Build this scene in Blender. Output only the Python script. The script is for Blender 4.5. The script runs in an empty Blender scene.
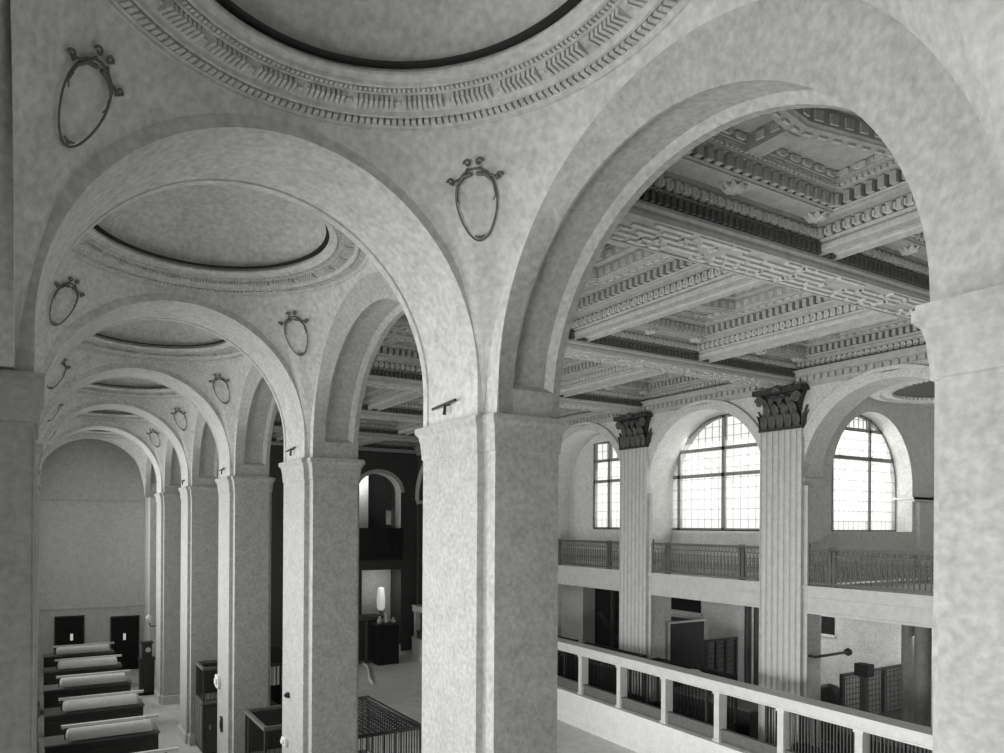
import bpy, math, random
from math import sin, cos, pi, sqrt, atan2, hypot
random.seed(7)
SC = bpy.context.scene
COL = SC.collection
H0 = 6.15                      # eye height above the floor

# ------------------------------------------------------------------ materials
def mat(name, base, var=0.10, scale=6.0, rough=0.9, bump=0.0, fine=0.06, metal=0.0, spec=0.2, streak=False):
    m = bpy.data.materials.new(name); m.use_nodes = True
    nt = m.node_tree; nd = nt.nodes; lk = nt.links
    b = nd['Principled BSDF']
    b.inputs['Roughness'].default_value = rough
    b.inputs['Metallic'].default_value = metal
    b.inputs['Specular IOR Level'].default_value = spec
    geo = nd.new('ShaderNodeNewGeometry')
    n1 = nd.new('ShaderNodeTexNoise'); n1.inputs['Scale'].default_value = scale; n1.inputs['Detail'].default_value = 6; n1.inputs['Roughness'].default_value = .62
    n2 = nd.new('ShaderNodeTexNoise'); n2.inputs['Scale'].default_value = scale * 4.5; n2.inputs['Detail'].default_value = 3
    src = geo.outputs['Position']
    if streak:
        mp = nd.new('ShaderNodeMapping'); mp.inputs['Scale'].default_value = (1, 1, .12); lk.new(src, mp.inputs['Vector']); src = mp.outputs['Vector']
    lk.new(src, n1.inputs['Vector']); lk.new(src, n2.inputs['Vector'])
    a = nd.new('ShaderNodeMath'); a.operation = 'MULTIPLY_ADD'; a.inputs[1].default_value = var * 4; a.inputs[2].default_value = 1 - var * 2
    lk.new(n1.outputs['Fac'], a.inputs[0])
    c = nd.new('ShaderNodeMath'); c.operation = 'MULTIPLY_ADD'; c.inputs[1].default_value = fine * 4; c.inputs[2].default_value = -fine * 2
    lk.new(n2.outputs['Fac'], c.inputs[0])
    s = nd.new('ShaderNodeMath'); s.operation = 'ADD'; lk.new(a.outputs[0], s.inputs[0]); lk.new(c.outputs[0], s.inputs[1])
    v = nd.new('ShaderNodeVectorMath'); v.operation = 'SCALE'
    v.inputs[0].default_value = (base, base * 1.004, base * .975)
    lk.new(s.outputs[0], v.inputs['Scale']); lk.new(v.outputs[0], b.inputs['Base Color'])
    if bump:
        bp = nd.new('ShaderNodeBump'); bp.inputs['Strength'].default_value = bump; bp.inputs['Distance'].default_value = .02
        lk.new(n2.outputs['Fac'], bp.inputs['Height']); lk.new(bp.outputs['Normal'], b.inputs['Normal'])
    return m

M = dict(
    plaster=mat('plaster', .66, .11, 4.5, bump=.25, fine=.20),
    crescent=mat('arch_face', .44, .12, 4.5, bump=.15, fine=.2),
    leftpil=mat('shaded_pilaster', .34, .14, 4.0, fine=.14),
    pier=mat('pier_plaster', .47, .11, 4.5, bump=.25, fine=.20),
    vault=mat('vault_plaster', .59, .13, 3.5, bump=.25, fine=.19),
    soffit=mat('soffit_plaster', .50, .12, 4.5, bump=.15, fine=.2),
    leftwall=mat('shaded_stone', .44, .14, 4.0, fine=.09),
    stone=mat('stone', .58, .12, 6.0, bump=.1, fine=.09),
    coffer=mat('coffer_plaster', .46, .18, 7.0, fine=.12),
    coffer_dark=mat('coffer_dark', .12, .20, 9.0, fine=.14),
    gilt=mat('fret_relief', .60, .18, 8.0, fine=.12),
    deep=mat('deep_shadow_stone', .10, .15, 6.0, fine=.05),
    bronze=mat('dark_bronze', .10, .2, 12.0, rough=.5, spec=.5),
    bronze_lite=mat('worn_bronze', .24, .2, 14.0, rough=.5, spec=.5),
    rail_bronze=mat('railing_bronze', .11, .25, 14.0, rough=.5, spec=.5),
    lead=mat('leading', .7, .15, 14.0, rough=.6),
    leaf=mat('capital_leaf', .12, .25, 14.0, rough=.6),
    acanthus=mat('dark_capital', .055, .25, 14.0, rough=.7),
    marble=mat('pale_marble', .68, .10, 5.0, rough=.45, spec=.4, fine=.05),
    wood=mat('dark_wood', .045, .25, 10.0, rough=.5, spec=.4),
    wood_mid=mat('worn_wood', .16, .2, 9.0, rough=.6),
    iron=mat('black_iron', .03, .2, 12.0, rough=.5, spec=.4),
    floor=mat('stone_floor', .70, .16, 2.2, rough=.6, fine=.10),
    base_marble=mat('screen_marble', .86, .08, 5.0, rough=.45, spec=.4, fine=.07),
    paper=mat('paper', .80, .06, 10.0),
    tin=mat('pale_enamel', .66, .10, 9.0, rough=.6),
    black=mat('black_door', .016, .2, 8.0, rough=.6),
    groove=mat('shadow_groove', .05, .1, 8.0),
)
def glass_mat():
    m = bpy.data.materials.new('window_glass'); m.use_nodes = True
    nt = m.node_tree; nd = nt.nodes; lk = nt.links
    for n in list(nd): nd.remove(n)
    o = nd.new('ShaderNodeOutputMaterial'); t = nd.new('ShaderNodeBsdfTransparent'); t.inputs['Color'].default_value = (.93, .94, .92, 1)
    tr = nd.new('ShaderNodeBsdfTranslucent'); tr.inputs['Color'].default_value = (.8, .8, .79, 1)
    mx = nd.new('ShaderNodeMixShader'); nz = nd.new('ShaderNodeTexNoise'); nz.inputs['Scale'].default_value = 3
    mm = nd.new('ShaderNodeMath'); mm.operation = 'MULTIPLY'; mm.inputs[1].default_value = .3
    lk.new(nz.outputs['Fac'], mm.inputs[0]); lk.new(mm.outputs[0], mx.inputs[0])
    lk.new(t.outputs[0], mx.inputs[1]); lk.new(tr.outputs[0], mx.inputs[2]); lk.new(mx.outputs[0], o.inputs[0])
    return m
M['glass'] = glass_mat()
def lamp_mat(name, s):
    m = bpy.data.materials.new(name); m.use_nodes = True
    b = m.node_tree.nodes['Principled BSDF']; b.inputs['Emission Color'].default_value = (1, 1, .97, 1); b.inputs['Emission Strength'].default_value = s
    b.inputs['Base Color'].default_value = (.8, .8, .78, 1)
    return m
M['lamp'] = lamp_mat('dim_glow', .35)

# ------------------------------------------------------------------ mesh helper
class MB:
    def __init__(s): s.v = []; s.f = []
    def quad(s, a, b, c, d):
        n = len(s.v); s.v += [a, b, c, d]; s.f.append((n, n+1, n+2, n+3)); return s
    def box(s, x0, x1, y0, y1, z0, z1):
        n = len(s.v)
        s.v += [(x, y, z) for z in (z0, z1) for y in (y0, y1) for x in (x0, x1)]
        s.f += [tuple(n+i for i in q) for q in ((0,2,3,1),(4,5,7,6),(0,1,5,4),(2,6,7,3),(0,4,6,2),(1,3,7,5))]
        return s
    def grid(s, rows, closed=False):
        n = len(s.v); w = len(rows[0])
        for r in rows: s.v += [tuple(p) for p in r]
        for i in range(len(rows)-1):
            for j in range(w if closed else w-1):
                k = (j+1) % w
                s.f.append((n+i*w+j, n+i*w+k, n+(i+1)*w+k, n+(i+1)*w+j))
        return s
    def poly(s, pts):
        n = len(s.v); s.v += [tuple(p) for p in pts]; s.f.append(tuple(range(n, n+len(pts)))); return s
    def prism(s, pts, d):
        n = len(pts); a = [tuple(p) for p in pts]; b = [tuple(p[i]+d[i] for i in range(3)) for p in pts]
        s.grid([a, b], True); s.poly(a[::-1]); s.poly(b); return s
    def tube(s, path, r, n=8, caps=True):
        rows = []
        up = None
        for i, p in enumerate(path):
            q0 = path[max(i-1, 0)]; q1 = path[min(i+1, len(path)-1)]
            t = nrm(sub(q1, q0))
            if up is None: up = (0, 0, 1) if abs(t[2]) < .9 else (1, 0, 0)
            u = nrm(crs(t, up)); w = crs(u, t); up = w
            rr = r[i] if isinstance(r, (list, tuple)) else r
            rows.append([tuple(p[k] + rr*(cos(a)*u[k] + sin(a)*w[k]) for k in range(3)) for a in [2*pi*j/n for j in range(n)]])
        s.grid(rows, True)
        if caps: s.poly(rows[0][::-1]); s.poly(rows[-1])
        return s
    def lathe(s, prof, c, n=24, a0=0, a1=2*pi):
        full = abs(a1-a0-2*pi) < 1e-6
        m = n if full else n+1
        rows = [[(c[0]+r*cos(a0+(a1-a0)*j/n), c[1]+r*sin(a0+(a1-a0)*j/n), c[2]+z) for j in range(m)] for r, z in prof]
        s.grid(rows, full); return s
    def build(s, name, m, parent=None, o=None, smooth=False):
        if o is None: o = parent['_o'] if parent is not None and '_o' in parent else (0, 0, 0)
        me = bpy.data.meshes.new(name)
        me.from_pydata([(p[0]-o[0], p[1]-o[1], p[2]-o[2]) for p in s.v], [], s.f)
        me.validate(); me.materials.append(M[m] if isinstance(m, str) else m)
        import bmesh
        bm = bmesh.new(); bm.from_mesh(me)
        bmesh.ops.remove_doubles(bm, verts=bm.verts, dist=1e-5)
        bmesh.ops.recalc_face_normals(bm, faces=bm.faces)
        bm.to_mesh(me); bm.free()
        if smooth:
            for p in me.polygons: p.use_smooth = True
            try: me.set_sharp_from_angle(angle=math.radians(35))
            except Exception: pass
        ob = bpy.data.objects.new(name, me); COL.objects.link(ob)
        if parent is not None: ob.parent = parent
        else: ob.location = o
        ob['_o'] = list(o)
        return ob
def sub(a, b): return tuple(a[i]-b[i] for i in range(3))
def add(a, b, k=1): return tuple(a[i]+k*b[i] for i in range(3))
def crs(a, b): return (a[1]*b[2]-a[2]*b[1], a[2]*b[0]-a[0]*b[2], a[0]*b[1]-a[1]*b[0])
def nrm(a):
    l = sqrt(sum(x*x for x in a)) or 1; return tuple(x/l for x in a)
def thing(name, label, cat, o, group=None):
    e = bpy.data.objects.new(name, None); COL.objects.link(e); e.location = o; e['_o'] = list(o)
    e.empty_display_size = .2
    e['label'] = label; e['category'] = cat
    if group: e['group'] = group
    return e
def tag(o, label, cat, group=None):
    o['label'] = label; o['category'] = cat
    if group: o['group'] = group
    return o
def struct(o):
    o['kind'] = 'structure'; return o
def copy_tree(o, parent=None, loc=None, label=None):
    c = o.copy(); COL.objects.link(c)
    if parent is not None: c.parent = parent
    if loc is not None: c.location = loc; c['_o'] = list(loc)
    if label: c['label'] = label
    for ch in list(o.children): copy_tree(ch, c)
    return c
def sweep(mb, outline, prof, closed=True):
    """mitred moulding round a counter-clockwise plan outline; prof = (offset outward, z)"""
    n = len(outline); rows = []
    for d, z in prof:
        r = []
        for i in range(n):
            p = outline[i]; a = outline[i-1]; b = outline[(i+1) % n]
            e0 = nrm((p[0]-a[0], p[1]-a[1], 0)); e1 = nrm((b[0]-p[0], b[1]-p[1], 0))
            if not closed and i == 0: e0 = e1
            if not closed and i == n-1: e1 = e0
            n0 = (e0[1], -e0[0]); n1 = (e1[1], -e1[0])
            k = 1 + n0[0]*n1[0] + n0[1]*n1[1]
            r.append((p[0]+d*(n0[0]+n1[0])/k, p[1]+d*(n0[1]+n1[1])/k, z))
        rows.append(r)
    mb.grid(rows, closed); return mb

# ------------------------------------------------------------------ layout numbers
P = 4.89                       # bay pitch along the aisle
YB = lambda k: 3.59 + P*(k-1)  # bay centres, bay 1 is the one overhead
YP = lambda k: YB(k) + P/2     # pier k closes bay k
XA, XW, XH = 3.60, 3.675, 4.42 # pilaster face, arcade wall face, hall-side face
XC = 1.757
ZS = H0 + 1.02                 # springing
HX, HY = 1.918, 1.908
XF = 16.09                     # pilaster face on the far hall wall
ORD = ['', 'first', 'second', 'third', 'fourth', 'fifth', 'sixth', 'seventh']

def t_curve(off=0.0, n=40, wide=0.0):    # transverse arch, list of (x, z)
    if wide:
        xm, rx = XC+.02-wide/2, 1.82+wide/2
        return [(xm+rx+off, ZS)] + [(xm+(rx+off)*cos(pi*i/n), H0+1.36+(1.80+off)*sin(pi*i/n)) for i in range(n+1)] + [(xm-rx-off, ZS)]
    pts = [(XC+.02+(1.82+off), ZS)]
    for i in range(n+1):
        a = pi*i/n
        pts.append((XC+.02+(1.82+off)*cos(a), H0+1.36+(1.80+off)*sin(a)))
    pts.append((XC+.02-(1.82+off), ZS)); return pts
def l_curve(kind, n=40):       # arcade arch, list of (dy, z)
    pts = []
    c0 = -.073
    if kind == 'outer':
        ry, zc, rz, sp = 1.80, H0+1.22, 2.0, .08
    elif kind == 'outer_near':
        ry, zc, rz, sp, c0 = 1.93, H0+1.24, 1.97, .02, -.245
    else:
        ry, zc, rz, sp, c0 = 1.745, H0+1.13, 1.80, 0, -.025
    pts.append((ry+c0, ZS))
    for i in range(n+1):
        a = pi*i/n
        pts.append(((ry+sp*sin(a))*cos(a)+c0, zc+rz*sin(a)))
    pts.append((-ry+c0, ZS)); return pts
def interp(curve, x):
    c = sorted(curve)
    if x <= c[0][0] or x >= c[-1][0]: return ZS
    for a, b in zip(c, c[1:]):
        if a[0] <= x <= b[0]:
            return a[1] + (b[1]-a[1])*(x-a[0])/max(b[0]-a[0], 1e-9)
    return ZS

# ------------------------------------------------------------------ floor and shells
struct(MB().box(-1.6, 22.6, -5, 36, -.2, 0).build('floor', 'floor'))
# ---------------------------------------------------------------- arcade piers
def pier_outline(o):
    x, y = o[0], o[1]
    return [(x+.0, y-.537), (x+.075, y-.537), (x+.075, y-.722), (x+.82, y-.722), (x+.82, y-.537), (x+.93, y-.537),
            (x+.93, y+.50), (x+.82, y+.50), (x+.82, y+.575), (x+.075, y+.575), (x+.075, y+.52), (x+.0, y+.52)]
def make_pier(k):
    o = (XA, YP(k), 0)
    r = thing('pier', '', 'pier', o, 'plastered arcade piers')
    ol = pier_outline(o)
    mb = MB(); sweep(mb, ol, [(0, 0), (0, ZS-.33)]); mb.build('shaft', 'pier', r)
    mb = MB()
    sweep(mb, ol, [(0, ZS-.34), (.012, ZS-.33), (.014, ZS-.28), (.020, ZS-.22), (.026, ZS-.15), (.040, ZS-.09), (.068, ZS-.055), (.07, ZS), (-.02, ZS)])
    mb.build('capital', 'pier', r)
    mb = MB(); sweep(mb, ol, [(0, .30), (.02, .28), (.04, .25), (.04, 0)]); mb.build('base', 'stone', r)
    return r
pier0 = make_pier(0)
PL = {0: 'pale square pier at the right edge, its capital nearest the viewer', 1: 'broad pale plastered pier standing at centre, bright left face',
      2: 'pale square pier next beyond the broad centre pier', 3: 'pale square pier, third counting away from the broad centre pier inclusive',
      4: 'slender-looking pale pier beside the dark two-tier cabinet', 5: 'farthest free-standing pale pier near the dark doors'}
pier0['label'] = PL[0]
for k in range(1, 6): copy_tree(pier0, loc=(XA, YP(k), 0), label=PL[k])

# left wall pilasters
def make_lpil(k):
    o = (-.04, YP(k), 0)
    r = thing('wall_pilaster', '', 'pilaster', o, 'pilasters along the left aisle wall')
    x, y = o[0], o[1]
    ol = [(x-.9, y-.537), (x-.125, y-.537), (x-.125, y-.55), (x, y-.55), (x, y+.537), (x-.12, y+.537), (x-.12, y+.722), (x-.9, y+.722)]
    mb = MB(); sweep(mb, ol, [(0, 0), (0, ZS-.33)])
    mb.box(x-.03, x-.015, y-.556, y-.54, .4, ZS-.4)
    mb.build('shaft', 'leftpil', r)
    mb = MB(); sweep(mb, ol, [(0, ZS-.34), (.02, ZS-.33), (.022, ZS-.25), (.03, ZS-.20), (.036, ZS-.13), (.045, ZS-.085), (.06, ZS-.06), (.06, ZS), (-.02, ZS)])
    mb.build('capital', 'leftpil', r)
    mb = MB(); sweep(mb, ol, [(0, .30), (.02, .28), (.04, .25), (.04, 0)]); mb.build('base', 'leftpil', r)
    return r
lp = make_lpil(1); lp['label'] = 'shaded wall pilaster filling the lower left edge'
for k, l in ((0, 'wall pilaster beside the viewer on the left aisle wall'), (2, 'narrow sliver of wall pilaster behind the nearest one at left'), (3, 'third pilaster along the left aisle wall'),
             (4, 'fourth pilaster along the left aisle wall'), (5, 'last pilaster along the left aisle wall')):
    copy_tree(lp, loc=(-.04 if k else -.48, YP(k), 0), label=l)

# ---------------------------------------------------------------- transverse arches
def make_tarch(k, wide=0.0, far=.52):
    t_curve = lambda off=0.0: globals()['t_curve'](off, 40, wide)
    y0 = YP(k); o = (XC, y0, ZS)
    r = thing('transverse_arch', '', 'arch', o, 'broad round arches crossing the aisle')
    c0 = t_curve(0); cp = t_curve(.035); c1 = t_curve(.22)
    y1, y2 = y0-.537, y0+far
    mb = MB()
    sec = [(c1, y1), (c0, y1), (c0, y1+.03), (c0, y2-.13)]
    mb.grid([[(p[0], y, p[1]) for p in c] for c, y in sec])
    mb.grid([[(p[0], y, p[1]) for p in c] for c, y in ((c0, y2-.13), (t_curve(.03), y2-.115), (t_curve(.03), y2-.10), (c0, y2-.085), (c0, y2), (c1, y2))])
    mb.build('soffit', 'vault', r, smooth=True)
    return r
ta = make_tarch(1)
TL = {0: 'round arch overhead springing from the pier at the right edge', 1: 'largest fully seen round arch, from the centre pier to the left wall',
      2: 'second round aisle arch, framed inside the largest one', 3: 'third round aisle arch counting away down the aisle', 4: 'fourth round aisle arch counting away down the aisle',
      5: 'fifth and smallest aisle arch before the end wall'}
ta['label'] = TL[1]
t0 = make_tarch(0, .44, 1.36-YP(0)); t0['label'] = TL[0]
for k in (2, 3, 4, 5): copy_tree(ta, loc=(XC, YP(k), ZS), label=TL[k])

# ---------------------------------------------------------------- arcade arches (towards the hall) and left wall arches
def make_larch(k, side=1, name='arcade_arch', near=False):
    yb = YB(k)
    X = lambda d: (XW + d) if side > 0 else (XC*2 - XW - d)
    o = (X(0), yb, ZS)
    r = thing(name, '', 'arch', o, 'deep panelled arches opening to the hall' if side > 0 else 'arches over the left wall recesses')
    co, ci = l_curve('outer_near' if near else 'outer'), l_curve('inner')
    def off(c, d): return [(p[0]*(1+d/1.8), p[1]+ d*(1 if p[1] > ZS+.01 else 0)) for p in c]
    rows = lambda L: [[(X(d), yb+p[0], p[1]) for p in c] for c, d in L]
    mb = MB()
    mb.grid(rows([(off(co, .2), .012), (co, .012), (co, 0)])); mb.build('wall_face', 'vault', r)
    mb = MB()
    mb.grid(rows([(co, 0), (ci, .165)]))
    mb.grid(rows([(ci, .165), (ci, .19)]))
    mb.grid(rows([(ci, .665), (ci, .745), (off(ci, .3), .745)]))
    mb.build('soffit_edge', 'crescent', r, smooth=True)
    # recessed panel: starts a little above the springing
    ids = [i for i, p in enumerate(ci) if p[1] > ZS+.16]; i0, i1 = ids[0], ids[-1]
    cc = ci[i0:i1+1]; cr = off(ci, .055)[i0:i1+1]
    mb = MB()
    mb.grid(rows([(cc, .19), (cr, .20), (cr, .595), (cc, .665)]))
    for sgn, e, e2 in ((1, cc[0], cr[0]), (-1, cc[-1], cr[-1])):
        yl = yb-.025+sgn*1.745
        mb.quad((X(.19), yl, ZS), (X(.665), yl, ZS), (X(.665), yb+e[0], e[1]), (X(.19), yb+e[0], e[1]))
        mb.quad((X(.19), yb+e[0], e[1]), (X(.665), yb+e[0], e[1]), (X(.595), yb+e2[0], e2[1]), (X(.20), yb+e2[0], e2[1]))
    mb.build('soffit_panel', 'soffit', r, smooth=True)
    return r
la = make_larch(1, near=True); la2 = make_larch(2)
LL = {1: 'large panelled arch at right framing the coffered hall ceiling', 2: 'panelled arch between the centre pier and the next one', 3: 'third panelled arch opening to the hall',
      4: 'fourth narrow-looking arch opening to the hall', 5: 'fifth narrow-looking arch opening to the hall', 6: 'last arch opening to the hall by the end wall', 0: 'panelled hall arch beside the viewer'}
la['label'] = LL[1]; la2['label'] = LL[2]
for k in (0, 3, 4, 5, 6): copy_tree(la2, loc=(XW, YB(k), ZS), label=LL[k])
ll = make_larch(1, -1, 'recess_arch'); LLL = {i: ORD[i+1] + ' recess arch along the left aisle wall' for i in range(0, 7)} if False else {}
names7 = ['nearest', 'second', 'third', 'fourth', 'fifth', 'sixth', 'last']
ll['label'] = 'second arch over the window recesses of the left wall'
for k in (0, 2, 3, 4, 5, 6): copy_tree(ll, loc=(2*XC-XW, YB(k), ZS), label=names7[k] + ' arch over the window recesses of the left wall')

# ---------------------------------------------------------------- saucer domes on pendentives
ZR = H0 + 3.32; RR = 1.895
HYN = 2.215                    # the bay overhead runs further back on its near side
def ell(q, hy=HY):
    rc = hypot(HX, hy); sp = rc+.002
    zs = lambda t: sqrt(max(sp*sp-t*t, 0))
    return ZS + 2.22/(zs(HX)-zs(rc))*(zs(q)-zs(rc))
LO = l_curve('outer', 80); LON = l_curve('outer_near', 80); TO = t_curve(.10, 80); TOc = [(p[0]-XC-.02, p[1]) for p in TO]
def l_lim(sy, near): return (1.93-.245*sy) if near else (1.80-.073*sy)
def smooth(f): f = max(0, min(1, f)); return f*f*(3-2*f)
def pend_boundary(q, sy=1, near=False):    # q in 0..1: from the arcade side round the corner to the transverse arch
    hy = HYN if near and sy < 0 else HY
    if q <= .5:
        y = hy*sin(q/.5*pi/2); e = ell(hypot(HX, y), hy)
        return (HX, y, e + (interp(LON if near else LO, sy*y)-e)*smooth((l_lim(sy, near)-y)/.9))
    x = HX*cos((q-.5)/.5*pi/2); e = ell(hypot(x, hy), hy)
    return (x, hy, e + ((interp(TOc, x) if x < 1.91 else ZS)-e)*smooth((1.915-x)/.35))
def pend_point(q, t, sx=1, sy=1, yb=0, lift=0, near=False):
    bx, by, bz = pend_boundary(q, sy, near); rb = hypot(bx, by); al = atan2(by, bx)
    hy = HYN if near and sy < 0 else HY
    rho = rb + (RR-rb)*t
    z = ell(rho, hy) + (bz-ell(rb, hy))*(1-t)**3 + (ZR-ell(RR, hy))*t
    return (XC+sx*rho*cos(al), yb+sy*rho*sin(al), z-lift)
def make_dome(k, near=False):
    yb = YB(k); o = (XC, yb, ZR)
    r = thing('saucer_dome', '', 'dome', o, 'saucer domes over the aisle bays')
    qs = sorted(set([i/60 for i in range(61)] + [.5-.006*j for j in range(30)] + [.5+.006*j for j in range(30)]))
    for sx in (1, -1):
        for sy in (1, -1):
            mb = MB(); mb.grid([[pend_point(q, j/16, sx, sy, yb, 0, near) for q in qs] for j in range(17)])
            pn = mb.build('pendentive', 'vault', r, smooth=True); mb = MB()
            hy = HYN if near and sy < 0 else HY
            n_ = 30; y0_ = l_lim(sy, near)-1.0
            ysx = [y0_+(hy-y0_)*i/n_ for i in range(n_+1)]
            xx = XC+sx*HX; LC = LON if near else LO
            def top_(y):
                e = ell(hypot(HX, y), hy); return e + (interp(LC, sy*y)-e)*smooth((l_lim(sy, near)-y)/.9)
            mb.grid([[(xx, yb+sy*y, min(interp(LC, sy*y), top_(y))) for y in ysx], [(xx, yb+sy*y, max(top_(y), ZS)+.004) for y in ysx]])
            mb.build('foot', 'vault', pn)
    c = (XC, yb, 0)
    prof = [(1.93, ZR+.05), (1.90, ZR-.012), (1.875, ZR-.012), (1.872, ZR+.01), (1.855, ZR+.018), (1.845, ZR+.075), (1.765, ZR+.085), (1.76, ZR+.03), (1.735, ZR+.03), (1.725, ZR+.06), (1.70, ZR+.075),
            (1.585, ZR+.12), (1.575, ZR+.105), (1.555, ZR+.105), (1.55, ZR+.13), (1.505, ZR+.14), (1.50, ZR+.115), (1.475, ZR+.115), (1.465, ZR+.14), (1.405, ZR+.155), (1.40, ZR+.165), (1.40, ZR+.185), (1.49, ZR+.20)]
    mb = MB(); mb.lathe([(a, b) for a, b in prof], c, 120); mb.build('cornice_ring', 'vault', r, smooth=True)
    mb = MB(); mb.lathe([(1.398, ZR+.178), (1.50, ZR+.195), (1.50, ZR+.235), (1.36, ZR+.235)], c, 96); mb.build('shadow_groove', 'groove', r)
    mb = MB()
    N = 210
    def wedge(a, da, r0, r1, z0, z1):
        p = []
        for z in (z0, z1):
            for rr, s in ((r0, -1), (r0, 1), (r1, 1), (r1, -1)):
                p.append((XC+rr*cos(a+s*da), yb+rr*sin(a+s*da), z))
        n = len(mb.v); mb.v += p
        mb.f += [tuple(n+i for i in q) for q in ((0,1,2,3),(4,7,6,5),(0,4,5,1),(1,5,6,2),(2,6,7,3),(3,7,4,0))]
    for i in range(N): wedge(2*pi*i/N, pi/N*.66, 1.772, 1.848, ZR+.018, ZR+.09)
    mb.build('dentil', 'vault', r)
    mb = MB()
    for g in range(26):
        for j in range(8):
            a = 2*pi*(g+(j-3.5)*.105)/26
            wedge(a, .0075, 1.585, 1.70, ZR+.062, ZR+.13)
        a = 2*pi*(g+.5)/26
        wedge(a, .012, 1.63, 1.665, ZR+.078, ZR+.13)
    mb.build('flute_band', 'vault', r)
    mb = MB()
    for i in range(250): wedge(2*pi*i/250, pi/250*.6, 1.51, 1.548, ZR+.108, ZR+.15)
    mb.build('bead_band', 'vault', r)
    mb = MB()
    R0 = 1.46; rise = .55
    mb.lathe([(R0*cos(pi/2*i/14)+1e-4, ZR+.20+rise*sin(pi/2*i/14)) for i in range(15)], c, 72)
    mb.build('shell', 'vault', r, smooth=True)
    return r
dm = make_dome(1, True); dm2 = make_dome(2)
DL = {1: 'large saucer dome cut off by the top edge, dentilled ring', 2: 'saucer dome framed by the largest round arch', 3: 'third saucer dome down the aisle from the viewer',
      4: 'fourth saucer dome, seen as a thin dark curve', 5: 'fifth saucer dome far down the aisle', 6: 'last saucer dome before the end wall', 0: 'saucer dome behind the viewer'}
dm['label'] = DL[1]; dm2['label'] = DL[2]
for k in (0, 3, 4, 5, 6): copy_tree(dm2, loc=(XC, YB(k), ZR), label=DL[k])

# ---------------------------------------------------------------- cartouches on the pendentives
def pix(p):
    th = atan2(420.-40.63, 697.5); s_, c_ = sin(th), cos(th)
    d = p[0]*s_+p[1]*c_; u, v = 697.5*(p[0]*c_-p[1]*s_)/d, -697.5*(p[2]-H0)/d
    return 420+u*cos(.006)-v*sin(.006), 524.55+u*sin(.006)+v*cos(.006)
def find_qt(sx, u, v):
    best = None
    for i in range(8, 93):
        for j in range(4, 60):
            a = pix(pend_point(i/100, j/60, sx, 1, YB(1))); e = (a[0]-u)**2+(a[1]-v)**2
            if best is None or e < best[0]: best = (e, i/100, j/60)
    print('cartouche', sx, best); return best[1:]
def make_cartouche(sx):
    yb = YB(1); q, t = find_qt(sx, *((478, 199) if sx > 0 else (82, 95)))
    C = pend_point(q, t, sx, 1, yb); U = add(C, sub(pend_point(q, t+.12, sx, 1, yb), pend_point(q, t-.12, sx, 1, yb))); Rr = add(C, sub(pend_point(q+.06, t, sx, 1, yb), pend_point(q-.06, t, sx, 1, yb)))
    up = nrm(sub(U, C)); side = nrm(crs(up, sub(Rr, C))); nn = crs(side, up)
    nin = nrm(crs(up, nrm(sub(Rr, C))))
    inward = (XC-C[0], yb-C[1], -1.2)
    n_ = nin if sum(nin[i]*inward[i] for i in range(3)) > 0 else tuple(-v for v in nin)
    side = crs(up, n_)
    L = lambda u, v, w=.04: tuple(C[i] + u*side[i] + v*up[i] + w*n_[i] for i in range(3))
    r = thing('cartouche', '', 'ornament', C, 'oval cartouches on the pendentives')
    pts = []
    for i in range(41):
        a = 2*pi*i/40
        v = .29*cos(a); w = .178*(1+.22*cos(a))
        pts.append(L(w*sin(a), v-.05, .035))
    MB().tube(pts, .0085, 6).build('oval_frame', 'bronze', r, smooth=True)
    mb = MB()
    for s in (1, -1):
        mb.tube([L(s*.02, .20), L(s*.10, .185), L(s*.155, .13), L(s*.165, .08)], [.016, .018, .014, .006], 6)
        for cx, cy, rad in ((s*.215, .16, .032), (s*.05, .285, .035)):
            mb.tube([L(cx+s*rad*(1-.09*j)*cos(j*.75), cy+rad*(1-.09*j)*sin(j*.75)) for j in range(10)], .010, 5)
        mb.tube([L(s*.05, .25), L(s*.075, .215), L(s*.10, .185)], .010, 5)
        mb.tube([L(s*.13, .175), L(s*.18, .16), L(s*.20, .13)], .010, 5)
        mb.tube([L(s*.165, .08), L(s*.175, .02), L(s*.15, -.02)], [.012, .009, .004], 5)
    mb.build('scroll_crest', 'bronze', r, smooth=True)
    MB().tube([L(-.045, -.295), L(0, -.315), L(.045, -.295)], [.006, .014, .006], 6).build('drop', 'bronze', r)
    return r
for sx, nm in ((1, 'right'), (-1, 'left')):
    c = make_cartouche(sx)
    base = tuple(c.location)
    if sx > 0:
        lab = ['oval scrolled cartouche above the centre pier, the largest one', 'oval cartouche on the vault above the second pier from centre', 'third oval cartouche along the hall side of the vaults', 'fourth oval cartouche along the hall side of the vaults', 'faintest farthest oval cartouche on the hall side']
    else:
        lab = ['shadowed oval cartouche at the upper left of the vault', 'small cartouche under the left foot of the largest arch', 'third oval cartouche along the left side of the vaults', 'fourth oval cartouche along the left side of the vaults', 'farthest oval cartouche on the left side of the vaults']
    c['label'] = lab[0]
    for k in range(2, 6): copy_tree(c, loc=(base[0], base[1]+P*(k-1), base[2]), label=lab[k-1])

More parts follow.
